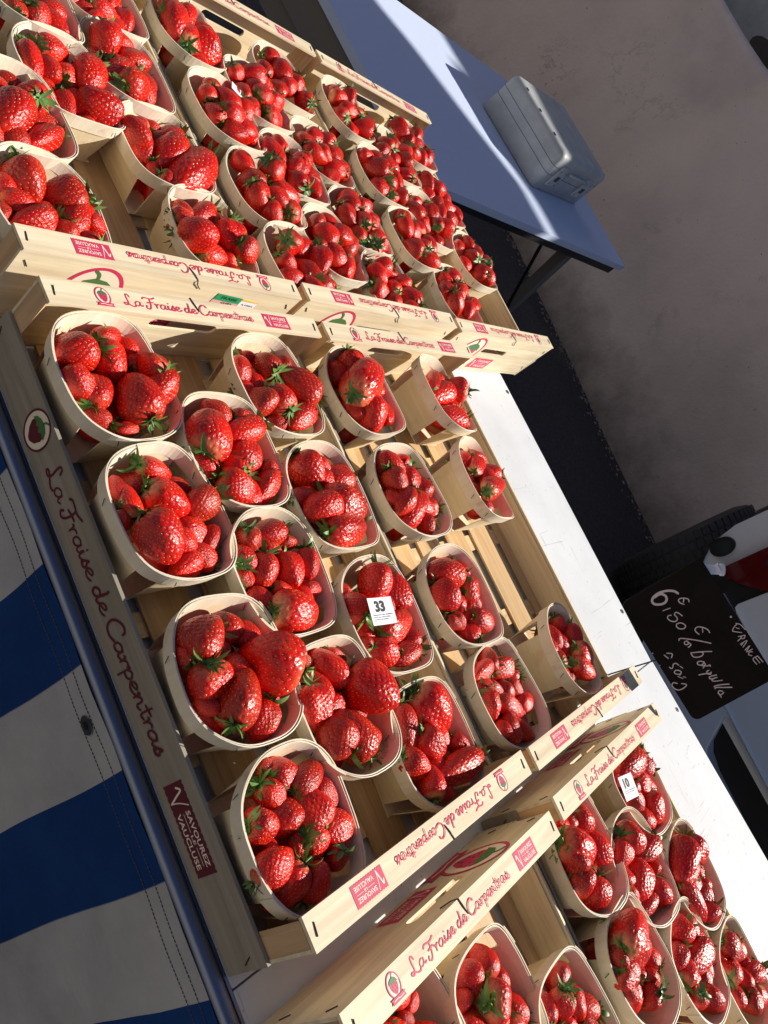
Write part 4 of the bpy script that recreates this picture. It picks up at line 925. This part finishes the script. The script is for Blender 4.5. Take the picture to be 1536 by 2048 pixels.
# each basket's berries get their own wording: place in the basket (as the photograph shows it), size, leaves
from collections import defaultdict
grp = defaultdict(list)
for b in own: grp[id(b['b'])].append(b)
for g in grp.values():
    cx, cy = pix((*g[0]['b']['pos'], .07)); sc_ = 62*.75/np.linalg.norm(g[0]['c']-CAM)*1.7
    ws = sorted(x['w'] for x in g); used = {}
    for b in g:
        u, v = pix(b['c']); dx, dy = (u-cx)/sc_, (v-cy)/sc_
        hv = 'upper' if dy < -.42 else ('lower' if dy > .42 else ''); hh = 'left' if dx < -.42 else ('right' if dx > .42 else '')
        b['pos'] = ((hv+' '+hh).strip() or 'middle')
        b['size'] = 'large' if b['w'] >= ws[int(len(ws)*.7)] else ('small' if b['w'] < ws[max(0, int(len(ws)*.3))] else 'medium')
        ax = pix(b['c']+b['d']/np.linalg.norm(b['d'])*.01); du, dv = ax[0]-u, ax[1]-v
        b['dir'] = 'pointing '+(('right' if du > 0 else 'left') if abs(du) > abs(dv) else ('down' if dv > 0 else 'up'))
    seen = defaultdict(list)
    for b in g: seen[(b['pos'], b['size'])].append(b)
    for kk, bs in seen.items():
        for j, b in enumerate(sorted(bs, key=lambda q: pix(q['c'])[1])):
            t = '%s strawberry %s' % (b['size'], 'showing leaves' if b['leaf'] else b['dir'])
            if len(bs) > 1: t = ('higher ', 'lower ', 'lowest ', 'bottommost ')[min(j, 3)]+t
            b['label'] = '%s, %s of %s' % (t, b['pos'], b['b']['name'])
for i, b in enumerate(own):
    o = bpy.data.objects.new('strawberry', BM[(i*5+3) % len(BM)]); COL.objects.link(o)
    R3 = frame(b['d'], r.random()*6.28)
    o.matrix_world = Matrix.Translation(Vector(b['c'])) @ R3.to_4x4() @ Matrix.Diagonal((b['w'], b['w'], b['L'], 1))
    tag(o, b['label'], 'strawberry', 'ripe strawberries in the wooden baskets')
    if True:
        c = bpy.data.objects.new('calyx', CM[i % len(CM)]); COL.objects.link(c); c.parent = o
        c.location = (0, 0, .47); q = min(1.35, .038/b['w']) if b['leaf'] else .85; c.scale = (1.15*q, 1.15*q, 1.15*q*b['w']/b['L']); c.rotation_euler = (r.uniform(-.15, .15), r.uniform(-.15, .15), r.random()*6.28)
# everything else: one joined mass, at full detail where it is seen
def mass(name, items, label):
    VV = []; FF = []; MI = []; o = 0; LC = []; RD = []
    for (kind, V, F, mi, l0, rd) in items:
        VV.append(V); LC.append(np.asarray(l0)); RD.append(np.full(len(V), rd)); FF += [tuple(q+o for q in f) for f in F]; MI += [mi]*len(F); o += len(V)
    me = bpy.data.meshes.new(name); me.from_pydata(np.vstack(VV).tolist(), [], FF)
    for m in ('berry', 'seed', 'calyx'): me.materials.append(M[m])
    me.polygons.foreach_set('material_index', MI); me.polygons.foreach_set('use_smooth', [True]*len(FF)); me.update()
    me.attributes.new('loc', 'FLOAT_VECTOR', 'POINT').data.foreach_set('vector', np.vstack(LC).astype('f').ravel()); me.attributes.new('rnd', 'FLOAT', 'POINT').data.foreach_set('value', np.concatenate(RD).astype('f'))
    ob = bpy.data.objects.new(name, me); COL.objects.link(ob); return tag(ob, label, 'strawberries', kind='stuff')
items = []
def put(V, c, d, L, wd, roll, R=None):
    R3 = np.array(frame(d, roll)) if R is None else R
    return (np.asarray(V)*np.array([wd, wd, L])) @ R3.T + c
for b in rest:
    V, F, a, sf = MID[r.randrange(4)]; R3 = np.array(frame(b['d'], r.random()*6.28))
    rd = r.random(); items.append(('b', put(V, b['c'], b['d'], b['L'], b['w'], 0, R3), F, 0, V, rd)); items.append(('s', put(a, b['c'], b['d'], b['L'], b['w'], 0, R3), sf, 1, a, rd))
    if b['leaf'] or r.random() < .7:
        cv, cf = LOWC[r.randrange(3)]; cv = np.array(cv)*np.array([1.1, 1.1, 1.1*b['w']/b['L']])+np.array([0, 0, .47])
        items.append(('c', put(cv, b['c'], b['d'], b['L'], b['w'], 0, R3), cf, 2, cv, 0))
for (c, d, L, wd) in low_list:
    V, F = LOW[r.randrange(4)]; items.append(('l', put(V, c, d, L, wd, r.random()*6), F, 0, V, r.random()))
mass('strawberry_heap', items, 'smaller strawberries filling the far baskets and the layer beneath the top ones')

# ------------------------------------------------------------------ tickets
def ticket(px, z, txt, small, label, ang=-.18, up=.0, wd=.030, ht=.022, tilt=.35, fold=False, crop=None):
    c = onz(*px, z); t = empty('paper_ticket', tuple(c), 0, label=label, cat='ticket')
    # local u runs down the image like the other prints are read, v towards the image top
    U = onz(px[0]+20, px[1]-4+0, z)-c; U = Vector(U).normalized(); Nn = Vector((CAM-c)).normalized()*.75+Vector((0, 0, 1))*.5
    Vv = Nn.normalized().cross(U).normalized(); Nn = U.cross(Vv)
    U = Matrix.Rotation(ang, 3, Nn) @ U; Vv = Nn.cross(U)
    if Vv.dot(Vector(onz(px[0], px[1]-20, z)-c)) < 0: Vv = -Vv
    def fn(u, v, h): return tuple(U*u+Vv*v+Nn*(h+6*(u*u)*.5))
    mb = MB(); n = 8
    for i in range(n):
        a, b2 = -wd/2+wd*i/n, -wd/2+wd*(i+1)/n; mb.add([fn(a, -ht/2, 0), fn(b2, -ht/2, 0), fn(b2, ht/2, 0), fn(a, ht/2, 0)], [(0,1,2,3)], 0, True)
    mb.build('sheet', ['paper'], t)
    if txt:
        mb = MB(); put_text(mb, txt, -wd*.24, -.001, wd*.42, ht*.42, fn, 0, .0003, .05)
        for k in range(small):
            put_text(mb, 'numero de ticket ' if k != 1 else 'merci de votre visite', -wd*.4, -.0045-k*.0024, wd*(.8-.1*k), .0014, fn, 0, .0003)
        mb.build('printed_number', ['pblack'], t)
ticket((763, 1222), .104, '33', 3, 'white paper ticket printed 33 lying on strawberries', -.05, wd=.040, ht=.029)
ticket((1256, 1574), .104, '10', 2, 'white paper ticket printed 10 in the bottom right crate', .1, wd=.040, ht=.030)
ticket((474, 180), .094, '', 0, 'small blank folded paper on strawberries in the second top crate', -.9, wd=.022, ht=.014)

# ------------------------------------------------------------------ price board
YAW, LEAN = .20, .42
bl = onz(1241, 1207, .137)
ux = Vector((math.cos(YAW), math.sin(YAW), 0)); vy = Vector((-math.sin(YAW)*math.sin(LEAN), math.cos(YAW)*math.sin(LEAN), math.cos(LEAN))); nn = ux.cross(vy).normalized()
def sp(px, py):
    d = ray(px, py); n_ = np.array(nn); return CAM+(n_ @ (bl-CAM))/(n_ @ d)*d
wb, hb_ = .2065, .1335
sign = empty('price_board', tuple(bl), label='black price board with 6,50 euro written in white chalk', cat='sign')
def sf(u, v, h): return tuple(ux*u+vy*v+nn*h)
def s2(px, py): q = Vector(sp(px, py)-bl); return (q.dot(ux), q.dot(vy))
rr_ = .011; co = []
for (cx, cy, a0) in ((rr_, rr_, math.pi), (wb-rr_, rr_, 1.5*math.pi), (wb-rr_*.5, hb_-rr_*.5, 0), (rr_*.5, hb_-rr_*.5, math.pi/2)):
    q = rr_ if cy == rr_ else rr_*.5
    co += [(cx+q*math.cos(a0+t), cy+q*math.sin(a0+t)) for t in np.linspace(0, math.pi/2, 6)]
mb = MB(); mb.prism(co, lambda p, t: sf(p[0], p[1], -.0025+.0025*t)); mb.build('board', ['board'], sign)
z6 = lambda x, y: s2(1240+x/5.189, 1180+y/5.189)
K = wb/1400.
def zs(mb, pts, wpx, off): mb.stroke([z6(*p) for p in pts], wpx*K, lambda u, v, h: sf(u, v, h), 0, off)
mb = MB(); j = [0]
def S_(pts, wpx=11): j[0] += 1; zs(mb, pts, wpx*.98, .0003+j[0]*2e-5)
S_([(600,35),(560,12),(490,8),(410,28),(350,70),(332,115),(355,145),(405,150),(455,138),(482,105),(475,65),(435,42),(395,50),(360,75)], 24)
S_([(715,122),(708,95),(670,85),(625,88),(606,108),(622,133),(663,148)]); S_([(662,90),(658,126)])
S_([(520,187),(445,215)], 9); S_([(645,268),(608,240),(578,232),(565,255),(590,285),(592,312),(560,328),(515,315),(492,288),(505,265),(530,262)]); 
S_([(625,340),(590,352),(588,382),(620,402),(662,400),(680,375),(658,350),(625,340)])
S_([(820,460),(787,432),(780,402),(810,382),(860,388),(908,410),(930,442)]); S_([(855,390),(858,440)], 9)
mb.build('chalk_figures', ['chalk'], sign); mb = MB()
S_([(612,522),(620,503),(680,505),(800,522),(942,552)])
S_([(690,528),(668,540),(672,562),(700,565),(708,545),(698,530)]); S_([(706,542),(735,568),(708,594)])
S_([(950,637),(850,640),(735,652)]); S_([(735,655),(758,690),(800,697),(848,682),(862,652),(822,640)])
S_([(870,745),(830,738),(802,752),(812,775),(848,776),(872,752)]); S_([(868,748),(885,775),(850,785)])
S_([(862,808),(882,785),(905,788),(930,776),(936,792)]); S_([(922,832),(900,845),(905,868),(938,872),(946,850)]); S_([(944,862),(880,868),(818,880)])
S_([(1000,880),(940,895),(925,912),(950,922),(1005,905)]); S_([(1005,905),(960,925),(955,940),(985,945),(1060,935)],9)
S_([(1130,975),(1045,982),(985,995),(978,1005)]); S_([(1160,1008),(1070,1010),(1000,1010),(985,1022)])
S_([(1062,1050),(1028,1045),(1018,1068),(1045,1086),(1075,1062)]); S_([(1018,1062),(1050,1112)],9)
mb.build('chalk_words', ['chalk'], sign); mb = MB()
S_([(485,655),(540,662),(532,702)]); S_([(458,675),(500,708)]); S_([(512,800),(535,815),(548,795),(552,770),(580,760),(607,778)]); S_([(622,790),(650,808)],9)
S_([(575,832),(562,855),(588,872),(622,870),(634,850),(606,832),(575,832)]); S_([(632,868),(618,884)],8); S_([(600,895),(652,918)],8); S_([(655,898),(682,906)],8)
S_([(592,968),(555,960),(538,985),(562,1020),(605,1036),(650,1022),(685,992),(680,975),(638,970)])
mb.build('chalk_note', ['chalk'], sign); mb = MB()
# FRANCE, one capital after the other down the slope
S_([(1201,345),(1248,358),(1298,410)],9); S_([(1211,352),(1181,385),(1166,420),(1186,430),(1261,440)],9); S_([(1201,390),(1236,400)],8)
S_([(1296,468),(1226,482)],9); S_([(1296,468),(1286,500),(1254,498),(1258,480)],9); S_([(1256,495),(1221,528)],9)
S_([(1248,560),(1316,522),(1276,590)],9); S_([(1276,545),(1258,572)],8)
S_([(1296,622),(1344,575),(1311,640),(1371,612)],9); S_([(1371,640),(1346,640),(1331,668),(1366,680)],9)
S_([(1426,682),(1378,715),(1416,768)],9); S_([(1426,682),(1481,745)],9); S_([(1404,700),(1448,755)],8)
mb.build('chalk_heading', ['chalk'], sign)
for (x, y, q) in ((1150,278,11),(338,657,7),(415,782,6)):
    mb = MB()
    a, b2 = z6(x, y); mb.flat(ell(a, b2, q*K, q*K, 10), lambda u, v, h: sf(u, v, h), 0, .0004); mb.build('rivet', ['chalk'], sign)
# stand: foot behind the table, pole and arm, clip at the upper left corner
st_ = empty('board_clip', (.575, .775, .056), label='thin wire clip with silver jaw holding the black price board', cat='clip')
O = Vector((.575, .775, .056))
def P_(p): return tuple(Vector(p)-O)
pb = Vector(bl)+ux*.10+vy*.05-nn*.004
mb = MB(); mb.tube([P_((.575, .770, .040)), P_((.575, .777, .062)), P_(Vector(bl)+ux*.10-nn*.003), P_(pb)], .0011, 0, 8); mb.build('wire_rod', ['iron'], st_)
ca = Vector(bl)+vy*(hb_-.012)-nn*.012+ux*.012
mb = MB(); mb.tube([P_(pb-nn*.002), P_(ca-nn*.006)], .0013, 0, 8); mb.build('arm', ['iron'], st_)
c1 = Vector(sp(1412, 1140))-nn*.012; c2 = Vector(sp(1450, 1142))-nn*.014
mb = MB(); mb.tube([P_(c1), P_(c2)], .0075, 0, 18); mb.tube([P_(c2-(c2-c1)*.12), P_(c2+(c2-c1)*.05)], .0092, 0, 18)
mb.tube([P_(ca), P_(c1)], .006, 0, 12)
q = c1+(c2-c1)*.55; mb.box(P_(q+Vector((-.006, -.006, -.004))), P_(q+Vector((.006, .0, .009)))); mb.build('clip', ['carbl'], st_)
